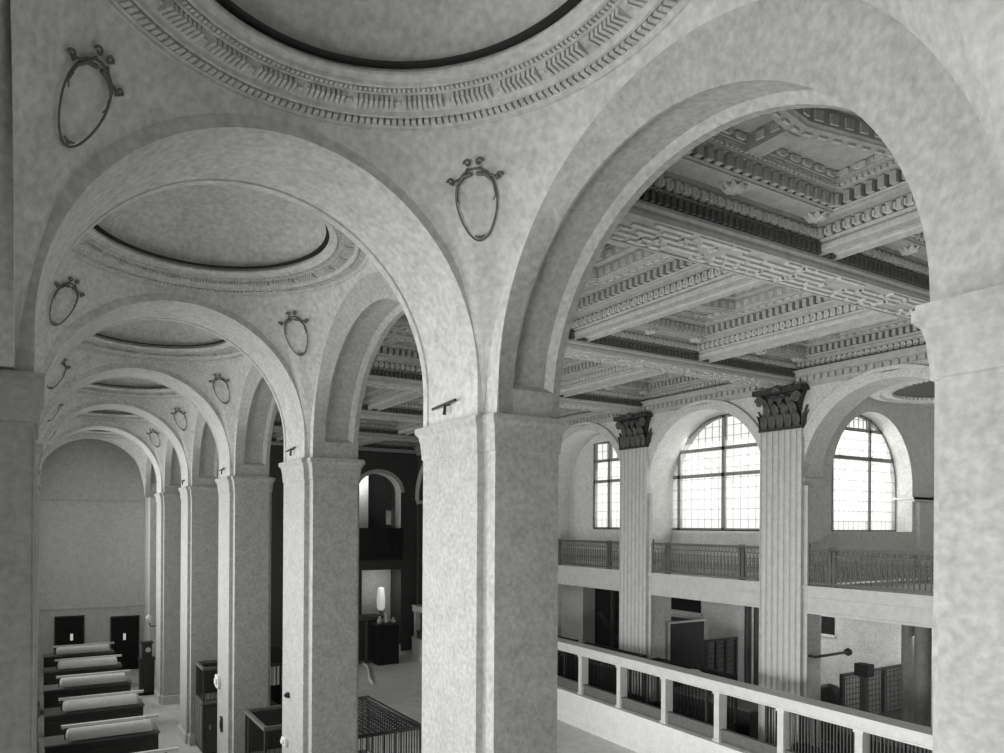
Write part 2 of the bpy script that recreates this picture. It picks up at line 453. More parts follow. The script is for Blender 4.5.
# pipe brackets on the arch feet
def make_bracket(k):
    y = YP(k); o = (XA, y, ZS+.2)
    r = thing('pipe_bracket', '', 'bracket', o, 'small pipe brackets on the arch feet')
    MB().tube([(XA-.05, y-.22, ZS+.20), (XA-.05, y+.24, ZS+.17)], .014, 6).build('rod', 'iron', r)
    MB().tube([(XA+.03, y-.02, ZS+.19), (XA-.05, y-.02, ZS+.18), (XA-.06, y-.02, ZS+.08)], [.012, .016, .018], 6).build('stem', 'iron', r)
    return r
pb = make_bracket(1); pb['label'] = 'small dark T-shaped pipe bracket above the centre pier capital'
for k, l in ((2, 'small pipe bracket above the second pier capital from centre'), (3, 'small pipe bracket above the third pier capital from centre'), (4, 'small pipe bracket above the fourth pier capital from centre')):
    copy_tree(pb, loc=(XA, YP(k), ZS+.2), label=l)

# ---------------------------------------------------------------- walls with arches
def arch_face(mb, f, yc, half, hw, zsp, rz, zb, zt, n=32, keep_below=True):
    """wall face in a plane with an arched hole; f(a, z) -> point"""
    if keep_below:
        for s in (1, -1):
            mb.quad(f(yc+s*half, zb), f(yc+s*hw, zb), f(yc+s*hw, zsp), f(yc+s*half, zsp))
    pts = [(yc+hw*cos(pi*i/n), zsp+rz*sin(pi*i/n)) for i in range(n+1)]
    mb.quad(f(yc+half, zsp), f(yc+hw, zsp), f(yc+hw, zt), f(yc+half, zt))
    mb.quad(f(yc-half, zsp), f(yc-hw, zsp), f(yc-hw, zt), f(yc-half, zt))
    for a, b in zip(pts, pts[1:]):
        mb.quad(f(*a), f(*b), f(b[0], zt), f(a[0], zt))
def arch_reveal(mb, f, yc, hw, zsp, rz, zb, d0, d1, n=32):
    pts = [(yc+hw, zb)] + [(yc+hw*cos(pi*i/n), zsp+rz*sin(pi*i/n)) for i in range(n+1)] + [(yc-hw, zb)]
    mb.grid([[f(a, z, d0) for a, z in pts], [f(a, z, d1) for a, z in pts]])
def archivolt(mb, f, yc, hw, zsp, rz, prof, n=40):
    """moulding round an arch: prof = (radial offset, depth)"""
    rows = []
    for ro, d in prof:
        rows.append([f(yc+(hw+ro)*cos(pi*i/n), zsp+(rz+ro)*sin(pi*i/n), d) for i in range(n+1)])
    mb.grid(rows)

# hall side of the arcade wall
mb = MB()
for k in range(0, 7):
    arch_face(mb, lambda a, z: (XH, a, z), YB(k)-.025, P/2, 1.745, H0+1.13, 1.80, ZS, H0+4.9, keep_below=False)
mb.quad((XH, YP(6), 0), (XH, 36, 0), (XH, 36, H0+4.9), (XH, YP(6), H0+4.9))
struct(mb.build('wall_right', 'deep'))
# left wall with window openings
mb = MB(); XL = -.95
for k in range(0, 7):
    arch_face(mb, lambda a, z: (XL, a, z), YB(k), P/2, 1.45, H0+.9, 1.45, 0, H0+4.9)
    mb.box(XL-.05, XL, YB(k)-1.45, YB(k)+1.45, 0, 2.6)
mb.quad((XL, YP(6), 0), (XL, 36, 0), (XL, 36, H0+4.9), (XL, YP(6), H0+4.9))
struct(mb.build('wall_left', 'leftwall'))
struct(MB().box(-1.6, 22.6, -5.1, -5, 0, H0+5).build('wall_back', 'deep'))
struct(MB().box(-1.6, XH, -5.1, 36, H0+4.75, H0+4.9).build('ceiling', 'plaster'))
# left wall windows
def arched_window(name, f, yc, hw, zsp, rz, zb, mull, bars, lead, depth=.08, bar=.05, cut=None):
    w = MB()
    pts = [(yc+hw*cos(pi*i/32), zsp+rz*sin(pi*i/32)) for i in range(33)]
    w.poly([f(yc+hw, zb, .03)] + [f(a, z, .03) for a, z in pts] + [f(yc-hw, zb, .03)])
    pane = w.build(name, 'glass'); struct(pane)
    def top(a):
        d = (a-yc)/hw
        return zsp + rz*sqrt(max(0, 1-d*d))
    def width(z):
        if z <= zsp: return hw
        return hw*sqrt(max(0, 1-((z-zsp)/rz)**2))
    fr = MB()
    def bx(a0, a1, z0, z1, d0, d1):
        n = len(fr.v)
        fr.v += [f(a, z, d) for d in (d0, d1) for z in (z0, z1) for a in (a0, a1)]
        fr.f += [tuple(n+i for i in q) for q in ((0,2,3,1),(4,5,7,6),(0,1,5,4),(2,6,7,3),(0,4,6,2),(1,3,7,5))]
    for a in mull: bx(a-bar/2, a+bar/2, zb, top(a), -depth/2, depth/2)
    for z in bars:
        q = width(z); bx(yc-q, yc+q, z-bar/2, z+bar/2, -depth/2, depth/2)
    bx(yc-hw, yc+hw, zb-.03, zb+.05, -depth/2, depth/2)
    for s in (1, -1): bx(yc+s*hw-.04, yc+s*hw+.04, zb, zsp, -depth/2, depth/2)
    rows = []
    for ro, d in ((.03, -depth/2), (-.05, -depth/2), (-.05, depth/2), (.03, depth/2)):
        rows.append([f(yc+(hw+ro)*cos(pi*i/32), zsp+(rz+ro)*sin(pi*i/32), d) for i in range(33)])
    fr.grid(rows)
    fr.build('window_frame', 'bronze_lite', pane)
    ld = MB(); fr = ld
    if lead:
        a = yc-hw+lead
        while a < yc+hw-.02: bx(a-.007, a+.007, zb, top(a), .0, .02); a += lead
        z = zb+lead*1.25
        while z < zsp+rz-.05: q = width(z); bx(yc-q, yc+q, z-.007, z+.007, 0, .02); z += lead*1.25
        # arched tracery lines
        for c in [yc-hw*.5, yc+hw*.5]:
            for rad in (hw*.42, hw*.30):
                pp = [f(c+rad*cos(pi*i/16), zsp+.05+rad*sin(pi*i/16), .01) for i in range(17)]
                fr.tube(pp, .008, 4)
        fr.build('leading', 'lead', pane)
    return pane
for k in range(0, 7):
    arched_window(f'window_{k+1}', lambda a, z, d: (XL-.05-d, a, z), YB(k), 1.45, H0+.9, 1.45, 2.6, [YB(k)-.5, YB(k)+.5], [H0+.2, H0-1.4], 0)

# aisle end wall, with lunette, string course, two doors
YE = 31.5
struct(MB().box(-1.0, XH, YE, YE+.3, 0, H0+4.8).build('wall_front', 'plaster'))
struct(MB().box(-1.0, XH, YE-.05, YE, ZS-.16, ZS-.08).build('trim_1', 'stone'))
struct(MB().box(-1.0, XH, YE-.04, YE, 2.62, 2.70).build('trim_2', 'stone'))
struct(MB().box(3.86, XH, YP(6)-.72, YE, 0, ZS+2.6).build('wall_respond', 'plaster'))
def ray_y(u, v, Y):
    a = u-420.; b = v-524.55; cr, sr = cos(.006), sin(.006)
    A = a*cr+b*sr; B = -a*sr+b*cr
    th = atan2(420.-40.63, 697.5); s, c = sin(th), cos(th)
    r_, up = A/697.5, -B/697.5
    d = (r_*c+s, -r_*s+c, up)
    k = Y/d[1]; return (d[0]*k, Y, d[2]*k+H0)
for i, (u0, u1) in enumerate(((55.5, 83), (111.5, 138))):
    x0 = ray_y(u0, 640, YE)[0]; x1 = ray_y(u1, 640, YE)[0]; zt = ray_y((u0+u1)/2, 617, YE)[2]
    d = struct(MB().box(x0, x1, YE-.03, YE-.005, 0, zt).build(f'door_{i+1}', 'black'))
    mb = MB()
    for a, b in ((x0-.05, x0), (x1, x1+.05)): mb.box(a, b, YE-.06, YE-.004, 0, zt+.05)
    mb.box(x0, x1, YE-.06, YE-.004, zt, zt+.05); mb.build('door_frame', 'wood', d)
    xm = (x0+x1)/2 + (.08 if i == 0 else -.02)
    MB().box(xm-.05, xm+.05, YE-.045, YE-.02, zt-.95, zt-.68).build('door_light', 'lamp', d)

# ================================================================ THE HALL
ZB = H0 + 3.5                   # beam soffit
X0H, X1H = XH + .08, XF + .16
def make_beam(k):
    y = YP(k); o = (X0H, y, ZB)
    r = thing('ceiling_beam', '', 'beam', o, 'great beams crossing the hall ceiling')
    w = .33
    MB().box(X0H, X1H, y-w, y+w, ZB, ZB+1.3).build('core', 'coffer', r)
    mb = MB()
    for s in (1, -1):
        a = y+s*w
        pr = [(a-s*.03, ZB-.0), (a-s*.03, ZB-.025), (a+s*.005, ZB-.025), (a+s*.02, ZB+.02), (a+s*.02, ZB+.06), (a+s*.05, ZB+.09), (a+s*.05, ZB+.13), (a, ZB+.13)]
        mb.grid([[(X0H, q[0], q[1]) for q in pr], [(X1H, q[0], q[1]) for q in pr]])
    mb.build('edge_moulding', 'coffer', r)
    mb = MB(); rnd = random.Random(3)
    rows = 5
    for i in range(rows):
        yy = y - w*.72 + i*(w*1.44)/(rows-1)
        x = X0H+.1
        while x < X1H-.4:
            L = rnd.choice((.18, .28, .42, .6)); 
            if (int(x*1.3 + i*.4) % 3) != 1 or rnd.random() < .4: mb.box(x, min(x+L, X1H-.1), yy-.030, yy+.030, ZB-.03, ZB+.01)
            if rnd.random() < .45 and i < rows-1: mb.box(x, x+.06, yy, yy+w*1.44/(rows-1), ZB-.03, ZB+.01)
            x += L + rnd.choice((.05, .08, .12))
    mb.build('fret_relief', 'gilt', r)
    mb = MB()
    n = int((X1H-X0H)/.11)
    for s in (1, -1):
        for i in range(n):
            x = X0H+.05+i*.11
            mb.box(x, x+.06, *sorted((y+s*(w-.01), y+s*(w+.085))), ZB+.14, ZB+.27)
    mb.build('egg_and_dart', 'coffer_dark', r)  # dark colour stands in for shade on the beam sides
    return r
bm0 = make_beam(1); BLb = {0: 'ceiling beam overhead in front of the big arch opening', 1: 'nearest big ceiling beam with fret-patterned soffit, seen through the large arch', 2: 'second big ceiling beam, ending on the right fluted pilaster',
     3: 'third ceiling beam, ending on the left fluted pilaster', 4: 'ceiling beam in the gloom beyond the two fluted pilasters', 5: 'ceiling beam deep in the dark end of the hall', 6: 'farthest ceiling beam against the end of the hall'}
bm0['label'] = BLb[1]
for k in (0, 2, 3, 4, 5, 6): copy_tree(bm0, loc=(X0H, YP(k), ZB), label=BLb[k])
RXS = (9.30, 12.84); CX = [7.22, 11.07, 14.61]
def make_cross(k, x):
    y0, y1 = YP(k-1)+.33, YP(k)-.33; o = (x, (y0+y1)/2, ZB+.22)
    r = thing('cross_rib', '', 'beam', o, 'smaller ribs between the ceiling beams')
    w = .16; z = ZB+.22
    MB().box(x-w, x+w, y0, y1, z, z+.9).build('core', 'coffer', r)
    mb = MB()
    for s in (1, -1):
        mb.box(*sorted((x+s*(w-.07), x+s*(w+.02))), y0, y1, z-.03, z+.04)
    mb.build('edge_fillet', 'gilt', r)
    mb = MB()
    for j in range(int((y1-y0)/.26)):
        yy = y0+.15+j*.26
        mb.box(x-.06, x+.06, yy, yy+.10, z-.025, z+.01); mb.box(x-.025, x+.025, yy+.1, yy+.22, z-.03, z+.01)
    mb.build('soffit_relief', 'gilt', r)
    return r
cr0 = make_cross(2, RXS[0])
ww = ['in the middle of the row', 'towards the windows', 'close to the arcade']
for k in range(1, 7):
    for i, x in enumerate(RXS):
        lab = f'ceiling cross rib {ww[i]} between the {names7[k-1]} and {names7[k]} beams'
        loc = (x, (YP(k-1)+YP(k))/2, ZB+.22)
        if k == 2 and i == 0: cr0['label'] = lab
        else: copy_tree(cr0, loc=loc, label=lab)
mb = MB()
mb.box(XH, 5.32, -3, 35, ZB+.30, ZB+1.3)
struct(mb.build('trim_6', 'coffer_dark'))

def make_coffer(cx, cy):
    o = (cx, cy, ZB); r = thing('ceiling_coffer', '', 'coffer', o, 'deep coffers of the hall ceiling')
    a, b = 1.605, 2.115
    def rect(dx, dy, z): return [(cx-a+dx, cy-b+dy, z), (cx+a-dx, cy-b+dy, z), (cx+a-dx, cy+b-dy, z), (cx-a+dx, cy+b-dy, z)]
    pr = [(0, 0, .12), (0, 0, .30), (.03, .03, .33), (.03, .03, .48), (.06, .06, .50), (.06, .06, .55), (.13, .32, .56), (.13, .32, .58), (.15, .34, .60), (.15, .34, .755), (.21, .40, .765), (.21, .40, .79), (.22, .41, .80), (.22, .41, .855), (.25, .44, .86), (.25, .44, .885), (.265, .455, .89), (.265, .455, 1.0)]
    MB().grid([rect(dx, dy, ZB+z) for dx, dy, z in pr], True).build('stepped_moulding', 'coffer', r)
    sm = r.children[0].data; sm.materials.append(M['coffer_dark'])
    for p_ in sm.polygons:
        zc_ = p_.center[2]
        if .33 < zc_ < .47 or .61 < zc_ < .75: p_.material_index = 1  # recessed bands coloured darker, painting in the shade behind leaves and dentils
    def row(mb, dx, dy, h0, h1, dep, step, frac):
        for sx in (1, -1):
            n = int((2*(b-dy))/step); w = 2*(b-dy)/n*frac
            for j in range(n):
                y = cy-(b-dy)+(j+.5)*2*(b-dy)/n; x = cx+sx*(a-dx)
                mb.box(*sorted((x+sx*.01, x-sx*dep)), y-w/2, y+w/2, ZB+h0, ZB+h1)
        for sy in (1, -1):
            n = int((2*(a-dx))/step); w = 2*(a-dx)/n*frac
            for j in range(n):
                x = cx-(a-dx)+(j+.5)*2*(a-dx)/n; y = cy+sy*(b-dy)
                mb.box(x-w/2, x+w/2, *sorted((y+sy*.01, y-sy*dep)), ZB+h0, ZB+h1)
        return mb
    row(MB(), .15, .34, .605, .745, .065, .135, .55).build('dentil', 'coffer', r)
    mb = MB(); row(mb, .03, .03, .34, .47, .035, .12, .62); row(mb, .03, .03, .36, .43, .055, .06, .5); mb.build('leaf_moulding', 'gilt', r)
    row(MB(), .22, .41, .81, .85, .025, .07, .6).build('bead_moulding', 'gilt', r)
    mb = MB(); row(mb, .265, .455, .91, .98, .025, .20, .5); row(mb, .265, .455, .925, .965, .035, .10, .35); mb.build('scroll_band', 'gilt', r)
    A, B = a-.265, b-.455; zp = ZB+.99; zr = ZB+.80
    # hexagonal centre with short ribs to the end walls
    def hexa(d, z): return [(cx-A-.02+d, cy-B*.56+d*.6, z), (cx, cy-B*.74+d*1.05, z), (cx+A+.02-d, cy-B*.56+d*.6, z), (cx+A+.02-d, cy+B*.56-d*.6, z), (cx, cy+B*.74-d*1.05, z), (cx-A-.02+d, cy+B*.56-d*.6, z)]
    mb = MB(); mb.grid([hexa(0, zp+.02), hexa(0, zr+.04), hexa(.02, zr+.02), hexa(.03, zr), hexa(.20, zr), hexa(.21, zr+.02), hexa(.23, zr+.04), hexa(.23, zp+.05), hexa(.30, zp+.08), hexa(.30, zp+.30)], True)
    for s in (1, -1):
        y0, y1 = sorted((cy+s*B*.70, cy+s*(B+.01))); mb.box(cx-.11, cx+.11, y0, y1, zr, zp+.02)
    mb.build('hexagonal_rib', 'coffer', r)
    mb = MB()
    def along(poly, z0, z1, step, wd):
        n_ = len(poly)
        for i in range(n_):
            p, q = poly[i], poly[(i+1) % n_]; L = hypot(q[0]-p[0], q[1]-p[1]); n = max(1, int(L/step))
            ex, ey = (q[0]-p[0])/L, (q[1]-p[1])/L
            for j in range(n):
                t = (j+.5)/n; x = p[0]+(q[0]-p[0])*t; y = p[1]+(q[1]-p[1])*t
                pts = [(x+ex*a_*wd-ey*b_*.018, y+ey*a_*wd+ex*b_*.018, z0) for a_, b_ in ((-1, -1), (1, -1), (1, 1), (-1, 1))]
                mb.prism(pts, (0, 0, z1-z0))
    along(hexa(-.0, 0), zr+.07, zr+.15, .17, .05); along(hexa(.115, 0), zr-.03, zr+.01, .16, .05); along(hexa(.23, 0), zr+.07, zr+.18, .17, .05); along(hexa(.30, 0), zp+.12, zp+.2, .2, .06)
    for s in (1, -1):
        for j in range(2):
            y = cy+s*(B*.78+j*.18)
            for t in (1, -1): mb.box(*sorted((cx+t*.10, cx+t*.13)), y-.05, y+.05, zr+.06, zr+.15)
    mb.build('rib_relief', 'gilt', r)
    mb = MB()
    hx = hexa(.1, zp); rc_ = rect(.2, .38, zp)
    for s, i0, i1, i2 in ((-1, 0, 1, 2), (1, 5, 4, 3)):
        yw = cy+s*(b-.38)
        mb.poly([(cx-a+.2, yw, zp), (cx, yw, zp), hx[i1], hx[i0]]); mb.poly([(cx, yw, zp), (cx+a-.2, yw, zp), hx[i2], hx[i1]])
    mb.build('corner_panel', 'coffer', r)
    MB().poly(hexa(.2, zp+.29)).build('centre_panel', 'coffer_dark', r)
    mb = MB()
    def dia(d, z): return [(cx-.72+d, cy, z), (cx, cy-.72+d, z), (cx+.72-d, cy, z), (cx, cy+.72-d, z)]
    mb.grid([dia(0, zp+.30), dia(0, zp+.12), dia(.2, zp+.12), dia(.2, zp+.30)], True)
    for p0, p1 in (((-A, 0), (-.6, 0)), ((A, 0), (.6, 0))): mb.box(*sorted((cx+p0[0], cx+p1[0])), cy-.08, cy+.08, zp+.12, zp+.30)
    mb.build('diamond_rib', 'coffer', r)
    mb = MB(); mb.lathe([(.03, zp+.12), (.10, zp+.14), (.16, zp+.2), (.26, zp+.19), (.30, zp+.24), (.30, zp+.28)], (cx, cy, 0), 16)
    mb.build('rosette', 'gilt', r, smooth=True)
    mb = MB()
    for sx, sy in ((0, 1), (0, -1), (1, 1), (1, -1), (-1, 1), (-1, -1)):
        px, py = cx+sx*(a-.25), cy+sy*(b-.19)
        for j in range(8):
            q = j*pi/4
            mb.tube([(px, py, ZB+.51), (px+.09*cos(q), py+.09*sin(q), ZB+.52), (px+.15*cos(q), py+.13*sin(q), ZB+.555)], [.035, .04, .01], 5)
    mb.build('border_rosette', 'gilt', r)
    return r
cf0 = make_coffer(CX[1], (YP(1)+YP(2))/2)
wc = ['along the arcade side', 'in the middle of the row', 'along the window wall']
for k in range(1, 7):
    for i in range(3):
        lab = f'deep ceiling coffer {wc[i]}, between the {names7[k-1]} and {names7[k]} beams'
        if k == 2 and i == 1: cf0['label'] = lab
        else:
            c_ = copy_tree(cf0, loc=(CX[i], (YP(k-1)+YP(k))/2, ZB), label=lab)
            if i == 0: c_.scale = (1.196, 1, 1)
struct(MB().box(XH, 22.7, -5.1, 36.3, ZB+1.4, ZB+1.5).build('ceiling_hall', 'coffer'))

# ---------------------------------------------------------------- far hall wall
XWALL = XF + .16; HWF = 1.93; ZSF = H0+1.20; RZF = 2.05; ZTF = ZB+1.4
ZBAL0, ZBAL1 = H0-2.08, H0-1.42
FX = lambda a, z, d=0.0: (XWALL+d, a, z)
mb = MB()
for k in range(0, 7):
    arch_face(mb, lambda a, z: (XWALL, a, z), YB(k), P/2, HWF, ZSF, RZF, 0, ZTF)
    arch_reveal(mb, FX, YB(k), HWF, ZSF, RZF, ZBAL1, 0, .72 if k in (1, 2) else 1.3)
    for s in (1, -1):
        mb.quad((XWALL, YB(k)+s*HWF, 0), (XWALL+.72, YB(k)+s*HWF, 0), (XWALL+.72, YB(k)+s*HWF, ZBAL1), (XWALL, YB(k)+s*HWF, ZBAL1))
        y = YB(k)+s*HWF
    mb.quad((XWALL+.72, YB(k)+HWF, 0), (XWALL+.72, YB(k)+P-HWF, 0), (XWALL+.72, YB(k)+P-HWF, ZBAL0), (XWALL+.72, YB(k)+HWF, ZBAL0))
mb.quad((XWALL, YP(6), 0), (XWALL, 36, 0), (XWALL, 36, ZTF), (XWALL, YP(6), ZTF))
wf = struct(mb.build('wall_hall', 'plaster'))
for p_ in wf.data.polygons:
    if p_.center[1] > 21.2: p_.material_index = 1  # farther bays take dark stone, the hall end's gloom put into the colour
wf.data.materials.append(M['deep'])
mb = MB()
for k in range(0, 7): archivolt(mb, FX, YB(k), HWF, ZSF, RZF, [(0, 0), (0, -.04), (.05, -.05), (.17, -.05), (.19, -.09), (.26, -.10), (.27, 0)])
mb.build('archivolt', 'plaster', wf, smooth=True)
mb = MB()
for k in range(0, 7):
    for s in (1, -1):
        y = YB(k)+s*HWF; a, b = sorted((y-s*.05, y+s*.30)); 
        mb.box(XWALL-.05, XWALL+.8, a, b, ZSF-.10, ZSF-.02); mb.box(XWALL-.025, XWALL+.8, *sorted((y-s*.025, y+s*.28)), ZSF-.2, ZSF-.1)
mb.build('impost', 'plaster', wf)
# dentilled cornice under the ceiling
mb = MB()
pr = [(0, -.12), (-.05, -.10), (-.05, -.04), (-.10, 0), (-.10, .10), (-.2, .14), (-.2, .2), (-.3, .26)]
mb.grid([[(XWALL+d, yy, ZB+z) for d, z in pr] for yy in (-3, 36)])
y = -3
while y < 34: mb.box(XWALL-.17, XWALL-.09, y, y+.09, ZB+.0, ZB+.11); y += .17
struct(mb.build('trim_3', 'coffer'))
mb = MB()
mb.grid([[(XH+.02-d, yy, ZB+z) for d, z in pr] for yy in (-3, 36)])
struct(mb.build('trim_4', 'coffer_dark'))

def make_pilaster():
    y = YP(2); o = (XF, y, 0); w = .55
    r = thing('fluted_pilaster', '', 'pilaster', o, 'fluted pilasters of the hall wall')
    nf = 7; pts = [(XWALL, y-w), (XF, y-w)]
    pitch = 2*w/nf
    for i in range(nf):
        c = y-w+(i+.5)*pitch
        for j in range(7):
            a = pi*j/6
            pts.append((XF+.055*sin(a), c-.062*cos(a)))
    pts += [(XF, y+w), (XWALL, y+w)]
    mb = MB(); mb.grid([[(p[0], p[1], z) for p in pts] for z in (.55, H0+2.43)])
    mb.build('fluted_shaft', 'stone', r)
    MB().box(XWALL-.04, XWALL+.02, y-.64, y+.64, 0, H0+1.0).build('backing_strip', 'stone', r)
    ol = [(XWALL, y-w), (XF, y-w), (XF, y+w), (XWALL, y+w)]
    ol2 = [(XF, y+w), (XWALL, y+w), (XWALL, y-w), (XF, y-w)]
    ccw = [(XF, y-w), (XWALL+.02, y-w), (XWALL+.02, y+w), (XF, y+w)]
    mb = MB(); sweep(mb, ccw, [(.0, .58), (.02, .55), (.05, .52), (.06, .48), (.05, .44), (.03, .42), (.07, .36), (.09, .30), (.08, .25), (.11, .25), (.11, 0)])
    mb.build('moulded_base', 'stone', r)
    z0, z1 = H0+2.43, H0+3.43
    cap = thing.__call__ if False else None
    mb = MB()
    rows = []
    for t in range(9):
        q = t/8; d = -.10+.02*q+.12*q**4; z = z0+.02+q*.84
        rows.append([(XWALL, y-w-d, z), (XF-d, y-w-d, z), (XF-d, y+w+d, z), (XWALL, y+w+d, z)])
    mb.grid(rows); bell = mb.build('capital', 'acanthus', r)
    mb = MB()
    mb.box(XF-.03, XWALL, y-w-.03, y+w+.03, z0-.04, z0+.04)
    # abacus with concave front
    ab = [(XWALL, y-w-.10), (XF-.20, y-w-.10)] + [(XF-.20+.11*sin(pi*j/8), y-w-.05+(2*w+.10)*j/8) for j in range(9)] + [(XF-.20, y+w+.10), (XWALL, y+w+.10)]
    mb.prism([(p[0], p[1], z1-.13) for p in ab], (0, 0, .13))
    mb.build('abacus', 'acanthus', bell)
    mb = MB()
    def leaf(cy, zb, h, wd, out):
        rws = []
        for i in range(12):
            q = i/11
            zz = zb + h*(q*1.12 if q < .8 else .896+.05*sin((q-.8)/.2*pi)-.16*(q-.8)/.2*.6)
            o_ = .03 + out*max(0, q-.25)**2*1.7
            lob = 1 + .22*abs(sin(q*4*pi))
            ww_ = wd*(.55+.45*sin(pi*min(q*1.25, 1)))*lob*(1 if q < .7 else 1-.85*(q-.7)/.3)
            rws.append([(XF-o_-.03*(1-abs(e))+(.035 if e == 0 else 0), cy+ww_*.5*e, zz-.06*abs(e)*q) for e in (-1, -.75, -.4, 0, .4, .75, 1)])
        mb.grid(rws)
    for i in range(5): leaf(y-w+.12+i*(2*w-.24)/4, z0+.02, .42, .17, .10)
    for i in range(4): leaf(y-w+.20+i*(2*w-.40)/3, z0+.24, .46, .17, .15)
    for i in range(3): leaf(y-w+.32+i*(2*w-.64)/2, z0+.52, .32, .12, .16)
    for s in (1, -1):
        for kx in range(3):
            yy = y+s*(w+.02); 
            rws = []
            for i in range(6):
                q = i/5
                rws.append([(XF+.02+kx*.06+e*.05, yy+s*(.0+.08*q**3), z0+.05+(.34+.12*(kx % 2))*q) for e in (-1, 0, 1)])
            mb.grid(rws)
        # corner volutes
        pv = []
        for j in range(26):
            a = j*.55; rad = .15*(1-j/28)
            pv.append((XF-.13, y+s*(w-.06)+s*rad*cos(a)*.75, z1-.29+rad*sin(a)*.9))
        mb.tube(pv, .03, 6)
        mb.tube([(XF-.05, y+s*.22, z0+.45), (XF-.10, y+s*.36, z0+.72), (XF-.13, y+s*(w-.05), z1-.15)], [.03, .04, .035], 6)
        pv = [(XF-.12, y+s*.10+s*.08*(1-j/14)*cos(j*.6), z1-.26+.08*(1-j/14)*sin(j*.6)) for j in range(12)]
        mb.tube(pv, .02, 5)
    mb.tube([(XF-.16, y-.09, z1-.08), (XF-.2, y, z1-.02), (XF-.16, y+.09, z1-.08)], [.04, .07, .04], 6)
    mb.build('acanthus_leaf', 'leaf', bell, smooth=True)
    return r
fp = make_pilaster(); fp['label'] = 'right-hand tall fluted pilaster with dark leafy capital, between two windows'
for k, l in ((3, 'left-hand tall fluted pilaster with dark leafy capital, beside the centre pier'), (1, 'fluted pilaster hidden behind the pier at the right edge'), (4, 'fluted pilaster beyond the centre pier in the gloom'), (5, 'farthest fluted pilaster in the dark end of the hall')):
    copy_tree(fp, loc=(XF, YP(k), 0), label=l)

# balcony slab and fascia
mb = MB()
for k in range(1, 6):
    y0, y1 = YB(k)-HWF, YB(k)+HWF
    mb.box(XWALL-.03, XWALL+1.3, y0, y1, ZBAL0, ZBAL1)
    mb.box(XWALL-.08, XWALL, y0, y1, ZBAL1-.07, ZBAL1+.01)
    mb.box(XWALL-.05, XWALL, y0, y1, ZBAL0, ZBAL0+.06); mb.box(XWALL-.045, XWALL, y0, y1, ZBAL0+.36, ZBAL0+.39)
struct(mb.build('trim_5', 'stone'))
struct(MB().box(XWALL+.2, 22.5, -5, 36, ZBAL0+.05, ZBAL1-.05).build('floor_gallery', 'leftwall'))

def make_rail(k):
    yb = YB(k); o = (XWALL, yb, ZBAL1); r = thing('balcony_railing', '', 'railing', o, 'ornate metal balcony railings under the arched windows')
    x = XWALL+.03; y0, y1 = yb-HWF+.02, yb+HWF-.02; z0, z1 = ZBAL1, H0-.50
    mb = MB(); mb.box(x-.05, x+.05, y0, y1, z1-.045, z1); mb.box(x-.035, x+.035, y0, y1, z1-.07, z1-.045); mb.build('top_rail', 'rail_bronze', r)
    MB().box(x-.03, x+.03, y0, y1, z0+.04, z0+.10).box(x-.02, x+.02, y0, y1, z1-.20, z1-.175).build('bottom_rail', 'rail_bronze', r)
    for yy in (y0+.03, y0+.62, y0+.72, y1-.72, y1-.62, y1-.03):
        wd = .035
        MB().box(x-wd, x+wd, yy-wd, yy+wd, z0, z1+.02).build('post', 'bronze', r)
    MB().box(x-.05, x+.05, y1-.10, y1+.01, z0, z1+.10).build('end_post', 'iron', r)
    n = 34
    b0 = None
    for i in range(n):
        yy = y0+.1+(y1-y0-.2)*i/(n-1)
        if b0 is None:
            mb = MB()
            prof = [(.012, z0+.10), (.02, z0+.14), (.012, z0+.18), (.024, z0+.30), (.034, z0+.40), (.02, z0+.50), (.012, z0+.56), (.022, z0+.60), (.012, z0+.64), (.012, z1-.17)]
            mb.lathe(prof, (x, yy, 0), 6)
            for cz, rad in ((z0+.30, .038), (z0+.55, .032), (z1-.12, .03)):
                mb.tube([(x, yy+.065+rad*cos(a), cz+rad*1.5*sin(a)) for a in [2*pi*j/10 for j in range(11)]], .010, 4)
            b0 = mb.build('baluster', 'rail_bronze', r, smooth=True); yb0 = yy
        else:
            c = b0.copy(); COL.objects.link(c); c.parent = r; c.location = (0, yy-yb0, 0)
    return r
rl = make_rail(3); rl['label'] = 'balcony railing between the two fluted pilasters, under the widest window'
for k, l in ((2, 'balcony railing right of the right-hand fluted pilaster'), (4, 'balcony railing left of the left-hand pilaster, partly behind the centre pier'), (1, 'balcony railing hidden behind the right edge pier'), (5, 'balcony railing in the dark, behind the centre pier')):
    copy_tree(rl, loc=(XWALL, YB(k), ZBAL1), label=l)

# upper windows behind the arches
XM = 17.25
def back_wall(k, X, hw, zsp, rz, yc=None, zb=H0-.10, rect=False):
    yc = YB(k) if yc is None else yc
    mb = MB(); hole_b = zb
    lo, hi = YB(k)-P/2, YB(k)+P/2
    mb.box(X, X+.1, lo, hi, ZBAL1, zb)
    if rz < .02: rz = .01
    pts = [(yc+hw*cos(pi*i/32), zsp+rz*sin(pi*i/32)) for i in range(33)]
    for a, b in ((yc+hw, hi), (lo, yc-hw)):
        if b > a: mb.quad((X, a, zb), (X, b, zb), (X, b, ZTF), (X, a, ZTF))
    mb.grid([[(X, a, z) for a, z in [(yc+hw, zb)]+pts+[(yc-hw, zb)]], [(X+.12, a, z) for a, z in [(yc+hw, zb)]+pts+[(yc-hw, zb)]]])
    for a, b in zip(pts, pts[1:]): mb.quad((X, a[0], a[1]), (X, b[0], b[1]), (X, b[0], ZTF), (X, a[0], ZTF))
    return mb
back = back_wall(3, XM, 2.12, H0+1.15, 2.05)
b2 = back_wall(4, XM+.05, 1.50, H0+2.9, .01, yc=17.35); back.v, back.f = back.v + b2.v, back.f + [tuple(i+len(back.v) for i in f) for f in b2.f]
